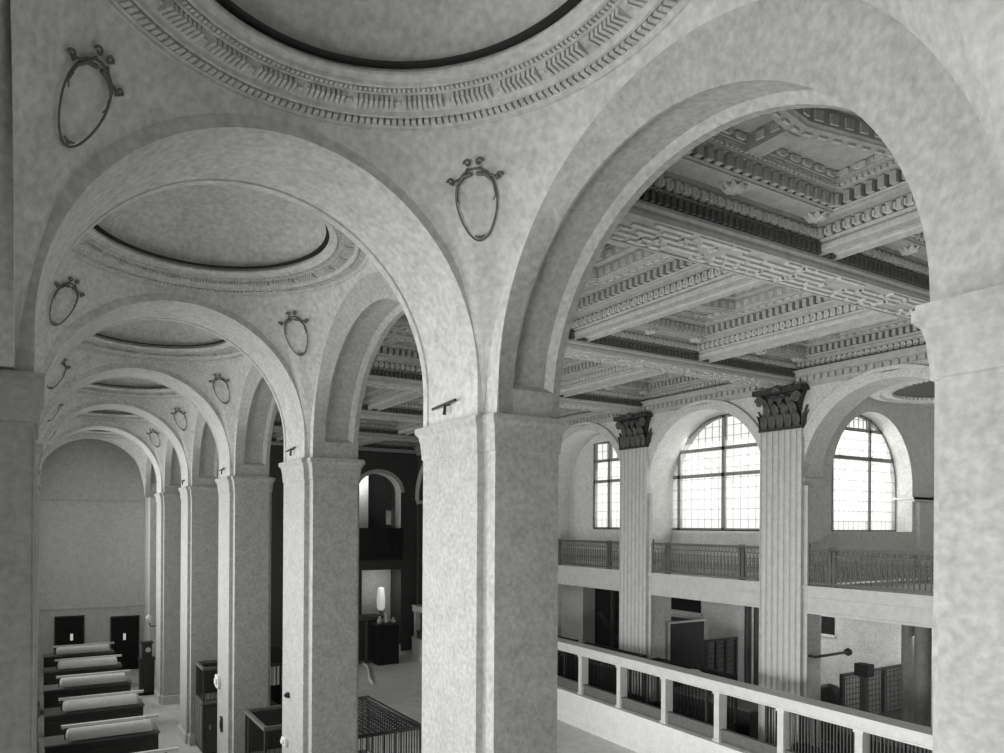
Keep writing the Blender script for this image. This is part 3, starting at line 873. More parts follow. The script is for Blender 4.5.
for k in (): back.quad((XM, YB(k)-P/2, ZBAL1), (XM, YB(k)+P/2, ZBAL1), (XM, YB(k)+P/2, ZTF), (XM, YB(k)-P/2, ZTF))
struct(back.build('wall_windows', 'plaster'))
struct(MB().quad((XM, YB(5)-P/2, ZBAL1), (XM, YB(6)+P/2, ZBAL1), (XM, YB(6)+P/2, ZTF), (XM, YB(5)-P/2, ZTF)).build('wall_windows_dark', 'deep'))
FW = lambda X: (lambda a, z, d: (X+.06-d, a, z))
arched_window('window_8', FW(XM), YB(3), 2.12, H0+1.15, 2.05, H0-.10, [13.48, 15.06, 11.75], [H0+1.50, H0+2.26], .24, bar=.10, depth=.12)
arched_window('window_9', FW(XM+.05), 17.35, 1.50, H0+2.9, .01, H0-.10, [18.12, 16.6], [H0+1.55, H0+2.27], .24, bar=.10, depth=.12)

# right bay: a square gallery chamber with a window in its cross wall
YR = 10.46; XR = 19.33; XE = 22.45
mb = MB()
arch_face(mb, lambda a, z: (a, YR, z), XR, XE-XR, 1.88, H0+1.12, 1.92, H0-.12, ZTF)
mb.box(XWALL+.72, XE, YR, YR+.1, ZBAL1, H0-.12)
arch_reveal(mb, lambda a, z, d: (a, YR+d, z), XR, 1.88, H0+1.12, 1.92, H0-.12, 0, .5)
mb.box(XR+1.88, XE, YR-.05, YR, H0+.72, H0+.84); mb.box(XR+1.83, XE, YR-.05, YR+.48, H0+.78, H0+.84); mb.box(XR+2.05, XE, YR-.10, YR, ZBAL1, H0+.70)
struct(mb.build('wall_chamber', 'plaster'))
arched_window('window_10', lambda a, z, d: (a, YR+.47-d, z), XR, 1.88, H0+1.12, 1.92, H0-.12, [19.93, 18.2], [H0+1.86, H0+2.62], .22, bar=.09, depth=.10)
mb = MB()
arch_face(mb, lambda a, z: (XE, a, z), YR-2.35, 2.35, 1.7, H0+1.0, 1.8, ZBAL1, ZTF)
arch_reveal(mb, lambda a, z, d: (XE+d, a, z), YR-2.35, 1.7, H0+1.0, 1.8, ZBAL1, 0, .4)
mb.quad((XE+.4, YR, ZBAL1), (XE+.4, YR-4.8, ZBAL1), (XE+.4, YR-4.8, ZTF), (XE+.4, YR, ZTF))
mb.box(XE-.08, XE, YR-.75, YR, ZBAL1, H0+.9); mb.box(XE-.14, XE, YR-.8, YR, H0+.9, H0+1.02)
mb.quad((XWALL+.72, 5.6, ZBAL1), (XE, 5.6, ZBAL1), (XE, 5.6, ZTF), (XWALL+.72, 5.6, ZTF))
struct(mb.build('wall_outer', 'plaster'))
struct(MB().box(XWALL+.7, XE+.4, 5.6, YR+.1, H0+3.42, H0+3.5).build('ceiling_gallery', 'plaster'))
# dome ring in the chamber
r = thing('gallery_ceiling_ring', 'dark dentilled ceiling ring glimpsed through the rightmost hall arch', 'ornament', (19.6, 8.1, H0+3.42))
MB().lathe([(2.3, H0+3.42), (2.3, H0+3.34), (2.1, H0+3.30), (2.05, H0+3.36), (1.9, H0+3.36), (1.85, H0+3.41)], (19.6, 8.1, 0), 72).build('ring', 'plaster', r, smooth=True)
MB().lathe([(1.84, H0+3.415), (.05, H0+3.40)], (19.6, 8.1, 0), 48).build('disc', 'deep', r)
mb = MB()
for i in range(90):
    a = 2*pi*i/90; x, y = 19.6+1.86*cos(a), 8.1+1.86*sin(a); mb.box(x-.03, x+.03, y-.03, y+.03, H0+3.33, H0+3.41)
mb.build('dentil', 'marble', r)

# far end of the hall
YH = 30.2
def rayp(u, v, axis, val):
    a = u-420.; b = v-524.55; cr, sr = cos(.006), sin(.006)
    A = a*cr+b*sr; B = -a*sr+b*cr
    th = atan2(420.-40.63, 697.5); s, c = sin(th), cos(th)
    r_, up = A/697.5, -B/697.5
    d = (r_*c+s, -r_*s+c, up)
    k = (val-(H0 if axis == 2 else 0))/d[axis]; return (d[0]*k, d[1]*k, d[2]*k+H0)
pL = rayp(357, 520, 1, YH); pR = rayp(400.5, 520, 1, YH); pT = rayp(378, 473, 1, YH); pS = rayp(378, 492, 1, YH); pB = rayp(378, 560, 1, YH)
xc = (pL[0]+pR[0])/2; hw = (pR[0]-pL[0])/2
q0 = rayp(362, 565, 1, YH); q1 = rayp(401, 565, 1, YH); qf = 0
mb = MB()
HE = xc-XH-.02
arch_face(mb, lambda a, z: (a, YH, z), xc, HE, hw, pS[2], pT[2]-pS[2], pB[2], ZTF)
mb.quad((xc-HE, YH, q0[2]), (xc+HE, YH, q0[2]), (xc+HE, YH, pB[2]), (xc-HE, YH, pB[2]))
mb.quad((xc-HE, YH, 0), (q0[0], YH, 0), (q0[0], YH, q0[2]), (xc-HE, YH, q0[2]))
mb.quad((q1[0], YH, 0), (xc+HE, YH, 0), (xc+HE, YH, q0[2]), (q1[0], YH, q0[2]))
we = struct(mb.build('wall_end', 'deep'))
mb = MB(); arch_reveal(mb, lambda a, z, d: (a, YH+d, z), xc, hw, pS[2], pT[2]-pS[2], pB[2], -.03, .6)
archivolt(mb, lambda a, z, d: (a, YH+d, z), xc, hw, pS[2], pT[2]-pS[2], [(0, -.05), (.18, -.05), (.18, 0)])
mb.build('archivolt', 'plaster', we, smooth=True)
mb = MB(); mb.box(xc-hw-1, xc+.15, 31.8, 31.9, ZBAL0, ZTF-.3)
mb.box(xc-hw-3, xc+hw+3, 33.1, 33.2, 0, ZBAL0)
struct(mb.build('wall_recess', 'plaster'))
w0 = rayp(385.5, 510, 1, 33.1); w1 = rayp(395, 525.5, 1, 33.1); wx0, wx1, wz0, wz1 = w0[0], w1[0], w1[2], w0[2]
mb = MB()
mb.box(xc-hw-3, wx0, 33.1, 33.2, ZBAL0, ZTF).box(wx1, xc+hw+3, 33.1, 33.2, ZBAL0, ZTF).box(wx0, wx1, 33.1, 33.2, ZBAL0, wz0).box(wx0, wx1, 33.1, 33.2, wz1, ZTF)
mb.box(xc-hw-3, xc+hw+3, YH+.02, 33.2, ZBAL0-.1, ZBAL0+.3)
mb.box(xc-hw-3, xc-hw-2.9, YH+.02, 33.2, 0, ZTF).box(xc+hw+2.9, xc+hw+3, YH+.02, 33.2, 0, ZTF).box(xc-hw-3, xc+hw+3, YH+.02, 33.2, ZTF-.4, ZTF-.3)
struct(mb.build('wall_recess_back', 'deep'))
arched_window('window_11', lambda a, z, d: (a, 33.15-d, z), (wx0+wx1)/2, (wx1-wx0)/2, wz1, .01, wz0, [], [], 0, bar=.05)

# ================================================================ FURNISHINGS
def V(u, v, axis, val): return rayp(u, v, axis, val)
# teller screen on the window side of the hall
SA, SB = (15.0, 28.3), (13.80, 4.2)
sd = nrm((SB[0]-SA[0], SB[1]-SA[1], 0)); sn = (sd[1], -sd[0], 0)     # sn points towards -x (lobby side)
SL = hypot(SB[0]-SA[0], SB[1]-SA[1])
if sn[0] > 0: sn = (-sn[0], -sn[1], 0)
def S(s, d, z): return (SA[0]+sd[0]*s-sn[0]*d, SA[1]+sd[1]*s-sn[1]*d, z)
def sbox(mb, s0, s1, d0, d1, z0, z1):
    n = len(mb.v)
    mb.v += [S(s, d, z) for z in (z0, z1) for d in (d0, d1) for s in (s0, s1)]
    mb.f += [tuple(n+i for i in q) for q in ((0,2,3,1),(4,5,7,6),(0,1,5,4),(2,6,7,3),(0,4,6,2),(1,3,7,5))]
r = thing('teller_screen', 'long white marble teller screen with posts and open bays, lower right', 'counter', (SA[0], SA[1], 0))
mb = MB(); sbox(mb, 0, SL, 0, .55, 0, .94); sbox(mb, 0, SL, -.03, .0, 0, .16); sbox(mb, 0, SL, -.05, .6, .94, 1.0); mb.build('marble_base', 'base_marble', r)
mb = MB(); sbox(mb, 0, SL, .02, .44, 2.24, 2.42); sbox(mb, 0, SL, -.02, .48, 2.42, 2.47); sbox(mb, 0, SL, .0, .46, 2.20, 2.24); mb.build('top_rail', 'marble', r)
s_first = (SA[1]-V(578.5, 680, 0, 14.42)[1])
ps = [s_first + i*1.70 for i in range(-7, 9) if .2 < s_first+i*1.70 < SL-.2]
ps = [.12] + ps
for s in ps:
    mb = MB(); sbox(mb, s-.075, s+.075, .08, .34, 1.0, 2.2); sbox(mb, s-.10, s+.10, .06, .36, 1.0, 1.06); sbox(mb, s-.10, s+.10, .06, .36, 2.13, 2.2); mb.build('post', 'marble', r)
for i, (a, b) in enumerate(zip(ps, ps[1:])):
    mb = MB(); sbox(mb, a+.08, b-.08, .16, .22, 1.0, 1.28); sbox(mb, a+.08, b-.08, .13, .25, 1.26, 1.31); sbox(mb, a+.08, b-.08, .13, .25, 1.0, 1.04); mb.build('low_panel', 'wood_mid', r)
    if i >= 11:
        mb = MB(); n = 22
        for j in range(1, n): 
            s = a+.08+(b-a-.16)*j/n; sbox(mb, s-.008, s+.008, .18, .20, 1.3, 2.2)
        mb.build('bar_grille', 'bronze', r)

def make_cage(name, x0, x1, y0, y1, h, label, group='dark wire teller cages', cols=(9, 7), roof=True, solid=1.0):
    o = ((x0+x1)/2, (y0+y1)/2, 0); r = thing(name, label, 'teller cage', o, group)
    t = .03
    for x in (x0, x1):
        for y in (y0, y1): MB().box(x-t, x+t, y-t, y+t, 0, h).build('corner_post', 'iron', r)
    mb = MB()
    for z in (solid, h-.04):
        for x in (x0, x1): mb.box(x-t, x+t, y0, y1, z-.03, z+.03)
        for y in (y0, y1): mb.box(x0, x1, y-t, y+t, z-.03, z+.03)
    mb.build('frame_rail', 'iron', r)
    mb = MB(); nx, ny = cols[1], cols[0]
    nx = max(4, int((x1-x0)/.11)); ny = max(4, int((y1-y0)/.11)); w = .008
    for i in range(1, nx):
        x = x0+(x1-x0)*i/nx
        for y in (y0, y1): mb.box(x-w, x+w, y-w, y+w, solid, h)
    for i in range(1, ny):
        y = y0+(y1-y0)*i/ny
        for x in (x0, x1): mb.box(x-w, x+w, y-w, y+w, solid, h)
    mb.build('wire_bars', 'black', r)
    if roof:
        mb = MB(); w = .010
        for i in range(1, nx): mb.box(x0+(x1-x0)*i/nx-w, x0+(x1-x0)*i/nx+w, y0, y1, h-.04, h-.025)
        for i in range(1, ny): mb.box(x0, x1, y0+(y1-y0)*i/ny-w, y0+(y1-y0)*i/ny+w, h-.05, h-.035)
        mb.build('roof_wire', 'black', r)
    mb = MB()
    for x in (x0, x1): mb.box(x-.015, x+.015, y0, y1, .02, solid)
    for y in (y0, y1): mb.box(x0, x1, y-.015, y+.015, .02, solid)
    mb.build('wood_panel', 'wood', r)
    MB().box(x0+.03, x0+.03+.45*(x1-x0), y0+.05, y1-.05, solid-.06, solid).build('inner_counter', 'wood', r)
    return r
make_cage('teller_cage', 14.8, 15.9, 12.0, 14.6, 2.30, 'wire cage behind the marble screen, left of the right fluted pilaster base')
make_cage('teller_cage', 14.95, 15.9, 15.1, 17.6, 2.30, 'wire cage behind the marble screen at the foot of the left fluted pilaster')
make_cage('teller_cage', 15.05, 15.9, 18.1, 20.8, 2.30, 'wire cage behind the marble screen beside the centre pier')
make_cage('teller_cage', 14.6, 15.9, 6.6, 10.2, 2.10, 'wire cage behind the marble screen near the right edge pier')
make_cage('teller_cage', 5.02, 6.42, 11.65, 14.2, 2.33, 'wire cage at the bottom between the centre pier and the next pier', solid=1.1)
make_cage('teller_cage', 5.2, 6.6, 18.6, 21.2, 2.33, 'wire cage glimpsed in the narrow gap between second and third piers', solid=1.1)
# papers lying on the cage
def paper_stack(o, label, n=3, sz=(.3, .22)):
    r = thing('paper_stack', label, 'papers', o, None)
    for i in range(n):
        a = random.uniform(-.5, .5); mb = MB(); dx, dy = random.uniform(-.08, .08), random.uniform(-.08, .08)
        c, s = cos(a), sin(a); p = [(o[0]+dx+c*x-s*y, o[1]+dy+s*x+c*y, o[2]+.012*i+.002) for x, y in ((-sz[0]/2, -sz[1]/2), (sz[0]/2, -sz[1]/2), (sz[0]/2, sz[1]/2), (-sz[0]/2, sz[1]/2))]
        mb.prism(p, (0, 0, .010)); mb.build('sheet', 'paper', r)
    return r
paper_stack((15.3, 12.9, 2.275), 'white papers lying on the wire cage roof by the right fluted pilaster', 4)
paper_stack((5.6, 12.4, 1.10), 'white papers on the counter in the cage beside the centre pier', 4, (.35, .3))
paper_stack((5.4, 13.2, 1.10), 'second heap of white papers further back in that same cage', 3, (.4, .3))

# two-tier cabinets in the arcade openings
def make_cabinet(o, w, d, h, label, name='cage_cabinet'):
    x, y = o[0], o[1]; r = thing(name, label, 'cabinet', o, 'dark cabinets between the piers')
    x1, y1 = x+w, y+d
    zm = h*.58
    MB().box(x, x1, y, y1, .05, zm).build('lower_case', 'wood', r)
    MB().box(x+.04, x1-.04, y+.04, y1-.04, 0, .06).build('plinth', 'black', r)
    MB().box(x-.04, x1+.04, y-.04, y1+.04, zm, zm+.06).build('ledge', 'wood_mid', r)
    for xx in (x, x1-.05):
        for yy in (y, y1-.05): MB().box(xx, xx+.05, yy, yy+.05, zm+.06, h-.05).build('corner_post', 'wood', r)
    mb = MB(); mb.box(x-.02, x1+.02, y-.02, y+.05, h-.07, h); mb.box(x-.02, x1+.02, y1-.05, y1+.02, h-.07, h); mb.box(x-.02, x+.05, y+.05, y1-.05, h-.07, h); mb.box(x1-.05, x1+.02, y+.05, y1-.05, h-.07, h)
    mb.build('top_rim', 'wood_mid', r)
    mb = MB(); n = 12
    for i in range(1, n):
        xx = x+w*i/n; mb.box(xx-.006, xx+.006, y+.02, y+.03, zm+.06, h-.06); yy = y+d*i/n; mb.box(x+.02, x+.03, yy-.006, yy+.006, zm+.06, h-.06)
    mb.build('grille', 'iron', r)
    MB().box(x+.06, x1-.06, y1-.06, y1-.04, zm+.06, h-.06).build('back_panel', 'wood', r)
    for i in range(2):
        a = x+.06+i*(w-.12)/2; dr = MB().box(a+.02, a+(w-.12)/2-.02, y-.02, y, .15, zm-.1).build('door', 'wood', r)
        MB().box(a+.1, a+.14, y-.05, y-.02, zm*.5, zm*.5+.12).build('handle', 'bronze_lite', dr)
    MB().box(x+.1, x1-.1, y+.1, y1-.1, zm+.06, zm+.10).build('shelf', 'wood_mid', r)
    for i in range(3): MB().box(x-.02, x, y+.06+i*d/3.2, y+.06+i*d/3.2+d/4, .2, zm-.08).build('side_panel', 'wood_mid', r)
    return r
make_cabinet((3.80, 18.95, 0), 1.2, .95, 2.32, 'tall dark two-tier cabinet standing between the third and fourth piers')
make_cabinet((3.72, 12.9, 0), 1.2, 1.45, 2.32, 'dark open-topped cabinet at the bottom between second and third piers')

# bookkeeping desks with trough lamps in the left aisle
def make_desk(y):
    o = (1.3, y, 0); r = thing('bookkeeping_desk', '', 'desk', o, 'rows of bookkeeping desks in the left aisle')
    x0, x1 = .12, 2.40
    MB().box(x0, x1, y-.10, y+.60, .08, 1.33).build('cabinet', 'wood', r)
    MB().box(x0+.05, x1-.05, y-.05, y+.55, 0, .08).build('plinth', 'black', r)
    mb = MB(); mb.prism([(x0-.03, y-.13, 1.33), (x0-.03, y+.65, 1.33), (x0-.03, y+.65, 1.36), (x0-.03, y-.13, 1.37)], (x1-x0+.06, 0, 0)); mb.build('sloping_top', 'wood_mid', r)
    MB().box(x0+.3, x1+.04, y+.18, y+.27, 1.62, 1.68).build('back_ledge', 'tin', r)
    for q in (.5, 1.4, 2.2): MB().box(q-.02, q+.02, y+.2, y+.25, 1.36, 1.62).build('ledge_bracket', 'iron', r)
    for i in range(3):
        a = x0+.08+i*.74; d = MB().box(a, a+.66, y-.12, y-.10, .2, 1.2).build('door', 'wood', r)
        MB().box(a+.3, a+.36, y-.15, y-.12, .95, .98).build('handle', 'bronze_lite', d)
    return r
def make_trough(y):
    o = (1.4, y, 1.36); r = thing('trough_lamp', '', 'lamp', o, 'long tubular desk lamps in the left aisle')
    x0, x1 = .50, 2.28; zc = 1.50; yc = y-.06
    rows = []
    for x, k in ((x0-.0, .3), (x0+.02, .8), (x0+.06, 1), (x1-.06, 1), (x1-.02, .8), (x1, .3)):
        rows.append([(x, yc+.17*k*cos(a), zc+.17*k*sin(a)) for a in [-.35+ (pi+.7)*j/14 for j in range(15)]])
    MB().grid(rows).build('shade', 'tin', r, smooth=True)
    for x in (x0+.35, x1-.35): MB().tube([(x, yc, zc+.16), (x, yc, 1.36)], .012, 6).build('rod', 'iron', r)
    MB().tube([(x0+.1, yc, zc+.02), (x1-.1, yc, zc+.02)], .035, 8).build('tube', 'tin', r)
    return r
dk = make_desk(17.0); tl = make_trough(17.0)
ys = [14.3, 17.0, 19.7, 22.6, 25.4, 28.2]
for i, y in enumerate(ys):
    dl = ['nearest dark bookkeeping desk, cut by the bottom edge of the picture', 'second dark bookkeeping desk counting up from the bottom', 'third dark bookkeeping desk counting up from the bottom', 'fourth dark bookkeeping desk counting up from the bottom', 'fifth dark bookkeeping desk counting up from the bottom', 'farthest dark bookkeeping desk near the doors'][i]
    tlb = ['pale tubular lamp over the nearest desk at the bottom edge', 'pale tubular lamp over the second desk from the bottom', 'pale tubular lamp over the third desk from the bottom', 'pale tubular lamp over the fourth desk from the bottom', 'pale tubular lamp over the fifth desk from the bottom', 'pale tubular lamp over the farthest desk, in front of the left door'][i]
    if y == 17.0: dk['label'] = dl; tl['label'] = tlb
    else: copy_tree(dk, loc=(1.3, y, 0), label=dl); copy_tree(tl, loc=(1.4, y, 1.36), label=tlb)

# tall dark stand and wall lamp by the last pier
o = (3.38, 26.75, 0); x, y = o[0], o[1]
r = thing('tall_stand', 'tall dark stand with a small white face beside the farthest pier', 'stand', o)
MB().box(x-.24, x+.24, y-.2, y+.2, 0, 1.25).build('case', 'wood', r)
MB().box(x-.28, x+.28, y-.24, y+.24, 0, .1).build('foot', 'black', r)
MB().box(x-.28, x+.28, y-.24, y+.24, 1.25, 1.30).build('ledge', 'wood', r)
MB().box(x-.16, x+.16, y-.14, y+.14, 1.3, 1.82).build('hood', 'wood', r)
MB().box(x-.20, x+.20, y-.18, y+.18, 1.82, 1.88).build('cap', 'wood', r)
mb = MB(); mb.prism([(x+.03+.09*cos(2*pi*i/16), y-.15, 1.60+.09*sin(2*pi*i/16)) for i in range(16)], (0, .02, 0)); mb.build('face', 'paper', r)
o = (3.55, 26.2, 2.62)
r = thing('wall_lamp', 'small bracket lamp on the farthest pier above the tall dark stand', 'lamp', o)
MB().tube([(3.60, 26.2, 2.5), (3.42, 26.2, 2.5), (3.38, 26.2, 2.62)], .02, 6).build('bracket', 'iron', r)
MB().lathe([(.02, 2.62), (.09, 2.68), (.12, 2.80), (.07, 2.90), (.01, 2.92)], (3.38, 26.2, 0), 12).build('globe', 'tin', r, smooth=True)

# small fittings on the piers
def fitting(name, label, cat, u, v, w, h, m, X=XA, d=.03):
    p = V(u, v, 0, X); o = (p[0], p[1], p[2])
    mb = MB(); pts = []
    for i in range(12):
        a = 2*pi*i/12; k = (abs(cos(a))**.5, abs(sin(a))**.5)
        pts.append((p[0], p[1]+w/2*k[0]*(1 if cos(a) > 0 else -1), p[2]+h/2*k[1]*(1 if sin(a) > 0 else -1)))
    mb.prism(pts, (-d, 0, 0)); mb.prism([(q[0]-d, p[1]+(q[1]-p[1])*.5, p[2]+(q[2]-p[2])*.5) for q in pts], (-d*.6, 0, 0))
    ob = mb.build(name, m, None, o=o); return tag(ob, label, cat)
fitting('switch_plate', 'small dark switch plate low on the third pier from centre', 'switch', 222, 724, .18, .36, 'iron')
fitting('paper_notice', 'crumpled white notice stuck on the edge of the third pier', 'notice', 219, 681, .34, .30, 'paper', d=.06)
fitting('outlet_plate', 'pale outlet fitting low on the second pier from centre', 'switch', 286, 741, .22, .14, 'paper', d=.05)
fitting('round_knob', 'small dark round knob on the second pier above the pale outlet', 'knob', 289, 695, .09, .09, 'iron', d=.05)

# hall floor: hose, far screen, counters
pts = [V(u, v, 2, .03) for u, v in ((353, 659), (363, 663), (368, 667), (369, 672), (370, 679), (373, 684))]
tag(MB().tube(pts, .05, 8).build('hose', 'paper', None, o=pts[0]), 'white curved hose lying on the hall floor between two piers', 'hose')
o = V(362, 656, 2, 0.0)
r = thing('white_bundle', 'small white bundle lying at the end of the white hose', 'bundle', o)
MB().lathe([(.01, .16), (.22, .12), (.30, .05), (.28, 0)], o, 10).build('heap', 'paper', r, smooth=True)
o = V(374, 660, 2, 0)
tag(MB().lathe([(.01, .22), (.2, .18), (.3, .08), (.32, 0)], o, 9).build('dark_sack', 'black', None, o=o), 'dark sack on the hall floor beyond the white hose', 'sack')
# counters along the dark hall end
def counter(x0, x1, y0, y1, h, label):
    o = ((x0+x1)/2, (y0+y1)/2, 0); r = thing('counter', label, 'counter', o, None)
    MB().box(x0, x1, y0, y1, 0, h-.06).build('front', 'wood_mid', r)
    MB().box(x0-.05, x1+.05, y0-.05, y1+.05, h-.06, h).build('top', 'wood_mid', r)
    mb = MB(); n = max(2, int((x1-x0)/.8))
    for i in range(n):
        a = x0+(x1-x0)*i/n; mb.box(a+.06, a+(x1-x0)/n-.06, y0-.02, y0, .15, h-.15)
    mb.build('panels', 'wood', r); return r
pa = V(350, 618, 1, 28.2); pb_ = V(383, 618, 1, 28.2)
counter(pa[0]-2.5, pb_[0], 28.2, 29.1, pa[2], 'dim brown counter against the dark end of the hall')
pc = V(386, 620, 1, 27.8)
o = (pc[0], 27.8, 0); r = thing('end_desk', 'small dark desk with things on it at the end of the hall', 'desk', o)
MB().box(pc[0]-.5, pc[0]+.5, 27.5, 28.05, 0, 1.75).build('case', 'black', r)
MB().box(pc[0]-.6, pc[0]+.6, 27.4, 28.05, 1.75, 1.82).build('top', 'wood', r)
for i, (dx, hh) in enumerate(((-.35, .3), (-.05, .42), (.3, .22))):
    o = (pc[0]+dx, 27.7, 1.82)
    tag(MB().lathe([(.10, 0), (.13, .1), (.06, hh*.7), (.05, hh), (.01, hh)], o, 10).build('vase', 'tin', None, o=o), ['left pale jar on the small end desk', 'tall middle pale jar on the small end desk', 'low right pale jar on the small end desk'][i], 'jar', 'jars on the small end desk')
# added glowing pillar, stands in for a light reflection in the recess
pl = V(381, 600, 1, 32.0); o = (pl[0], 32.0, 0)
r = thing('glow_pillar', 'tall pale glowing pillar added for a light reflection in the recess under the far balcony', 'lamp', o)
zt = V(381, 587, 1, 32.0)[2]; zb = V(381, 610, 1, 32.0)[2]
MB().lathe([(.22, 0), (.22, .1), (.1, .2), (.1, zb)], (o[0], o[1], 0), 12).build('stem', 'tin', r)
MB().lathe([(.12, zb), (.20, zb+.1), (.22, (zb+zt)/2), (.16, zt-.05), (.02, zt)], (o[0], o[1], 0), 14).build('shade', 'lamp', r, smooth=True)
# railing of the far balcony
x0 = V(355, 540, 1, YH)[0]; x1 = V(402, 540, 1, YH)[0]; zr = V(380, 528, 1, YH)[2]; zb = V(380, 560, 1, YH)[2]
r = thing('far_balcony_railing', 'dark railing across the arch at the far end of the hall', 'railing', ((x0+x1)/2, YH, zb))
MB().box(x0, x1, YH-.15, YH-.05, zr-.06, zr).build('top_rail', 'iron', r)
MB().box(x0, x1, YH-.14, YH-.06, zb, zb+.08).build('bottom_rail', 'iron', r)
for i in range(26):
    x = x0+(x1-x0)*(i+.5)/26; MB().box(x-.035, x+.035, YH-.13, YH-.07, zb+.08, zr-.06).build('baluster', 'iron', r)

# under the balcony
XBK = 20.6
mb = MB(); mb.quad((XBK, -5, 0), (XBK, 36, 0), (XBK, 36, ZBAL0+.05), (XBK, -5, ZBAL0+.05)); struct(mb.build('wall_ground', 'plaster'))
def wall_patch(name, u0, u1, v0, v1, X, m, d=.04):
    a = V(u0, v0, 0, X); b = V(u1, v1, 0, X)
    return MB().box(X-d, X, *sorted((a[1], b[1])), *sorted((a[2], b[2]))), a, b
m_, a, b = wall_patch('', 672, 701, 594, 613, XBK, 'black'); d = struct(m_.build('window_12', 'black'))
MB().box(XBK-.06, XBK-.03, min(a[1], b[1])-.08, max(a[1], b[1])+.08, min(a[2], b[2])-.1, min(a[2], b[2])-.02).build('window_sill', 'plaster', d)
m_, a, b = wall_patch('', 822, 834.5, 616, 635, XBK, 'black'); d = struct(m_.build('window_13', 'black'))
MB().box(XBK-.06, XBK-.03, min(a[1], b[1])-.05, max(a[1], b[1])+.05, min(a[2], b[2])-.08, min(a[2], b[2])).build('window_sill', 'plaster', d)
m_, a, b = wall_patch('', 584, 622, 586, 660, XBK, 'black'); d = struct(m_.build('door_3', 'black'))  # black panel added to paint the left bay's back wall dark
MB().box(XBK-.06, XBK-.03, min(a[1], b[1])-.1, min(a[1], b[1]), min(a[2], b[2]), max(a[2], b[2])).build('door_frame', 'wood', d)  # edge strip of the added dark panel
# partition booth in the middle bay
XQ = 17.35; pa = V(668, 640, 0, XQ); y0 = pa[1]; y1 = V(660, 640, 0, XQ)[1]; XR2 = V(704, 640, 1, y0)[0]; zt = V(668, 622, 0, XQ)[2]
r = thing('partition_booth', 'dark panelled booth with pale rim under the balcony between the fluted pilasters', 'booth', ((XQ+XR2)/2, y0, 0))
MB().box(XQ, XR2, y0, y0+.06, 0, zt-.06).build('front_panel', 'wood', r)
MB().box(XR2-.06, XR2, y0+.06, y0+1.3, 0, zt-.06).build('side_panel', 'wood', r)
MB().box(XQ, XQ+.06, y0+.06, y0+1.3, 0, zt-.06).build('pale_panel', 'marble', r)
mb = MB(); mb.box(XQ-.04, XR2+.04, y0-.04, y0+.10, zt-.06, zt); mb.box(XQ-.04, XQ+.10, y0+.1, y0+1.34, zt-.06, zt); mb.box(XR2-.1, XR2+.04, y0+.1, y0+1.34, zt-.06, zt); mb.build('pale_rim', 'marble', r)
MB().box(XQ-.02, XQ+.08, y0-.02, y0+.08, 0, zt-.06).build('corner_post', 'marble', r)
# iron columns
def column(u, X, w, label, m='iron'):
    p = V(u, 640, 0, X); o = (X, p[1], 0)
    r = thing('iron_column', label, 'column', o, 'columns under the balcony')
    mb = MB(); mb.lathe([(w, 0), (w, ZBAL0+.05)], (X, p[1], 0), 12); mb.build('shaft', m, r, smooth=True)
    mb = MB(); mb.box(X-w*1.5, X+w*1.5, p[1]-w*1.5, p[1]+w*1.5, 0, .18); mb.build('base', m, r)
    mb = MB(); mb.box(X-w*1.5, X+w*1.5, p[1]-w*1.5, p[1]+w*1.5, ZBAL0-.13, ZBAL0+.05); mb.build('capital', m, r)
column(748, 18.6, .10, 'slim dark column left of the right fluted pilaster')
column(757.5, 17.9, .10, 'dark column touching the left side of the right fluted pilaster')
column(908, 18.0, .13, 'brown column under the balcony near the right edge pier', 'wood_mid')
column(923, 17.4, .16, 'thick brown column partly behind the right edge pier', 'wood_mid')
column(612, 19.4, .10, 'dark column in the gloom beside the left fluted pilaster')
# fences and things under the balcony
def fence(u0, u1, vt, X, label, n=26):
    a = V(u0, vt, 0, X); Y = a[1]; h = a[2]; x0 = X; x1 = V(u1, vt, 1, Y)[0]
    r = thing('wire_fence', label, 'fence', ((x0+x1)/2, Y, 0), 'low wire fences under the balcony')
    MB().box(x0, x1, Y-.03, Y+.03, h-.07, h).build('top_rail', 'iron', r); MB().box(x0, x1, Y-.03, Y+.03, h*.5-.03, h*.5+.03).build('middle_rail', 'iron', r)
    for t in (0, .33, .66, 1): MB().box(x0+(x1-x0)*t-.04, x0+(x1-x0)*t+.04, Y-.04, Y+.04, 0, h).build('post', 'iron', r)
    mb = MB()
    for i in range(1, n): x = x0+(x1-x0)*i/n; mb.box(x-.008, x+.008, Y-.008, Y+.008, h*.5, h)
    for j in range(1, 9): z = h*.5+h*.5*j/9; mb.box(x0, x1, Y-.006, Y+.006, z-.008, z+.008)
    mb.build('wire', 'iron', r)
    MB().box(x0, x1, Y-.02, Y+.02, .03, h*.5).build('panel', 'wood', r); return r
fence(842, 904, 674, 17.7, 'low wire fence in front of the pale wall beneath the rightmost balcony', 44)
fence(706, 736, 640, 17.9, 'small wire fence beside the dark booth beneath the middle balcony', 26)
p = V(830, 690, 0, 18.4); o = (18.4, p[1], 0)
r = thing('dark_drum', 'round-topped dark drum beside the foot of the right fluted pilaster pier', 'drum', o)
MB().lathe([(.3, 0), (.33, .1), (.33, 1.6), (.30, 1.8), (.18, 1.95), (.02, 2.0)], o, 20).build('body', 'iron', r, smooth=True)
MB().lathe([(.34, .5), (.35, .53), (.34, .56)], o, 20).build('hoop', 'bronze_lite', r)
MB().lathe([(.34, 1.2), (.35, 1.23), (.34, 1.26)], o, 20).build('hoop', 'bronze_lite', r)
p = V(864, 676, 0, 17.7); o = (17.7, p[1], 0)
r = thing('desk_post', 'dark post with a small box on top in front of the wire fence', 'post', o)
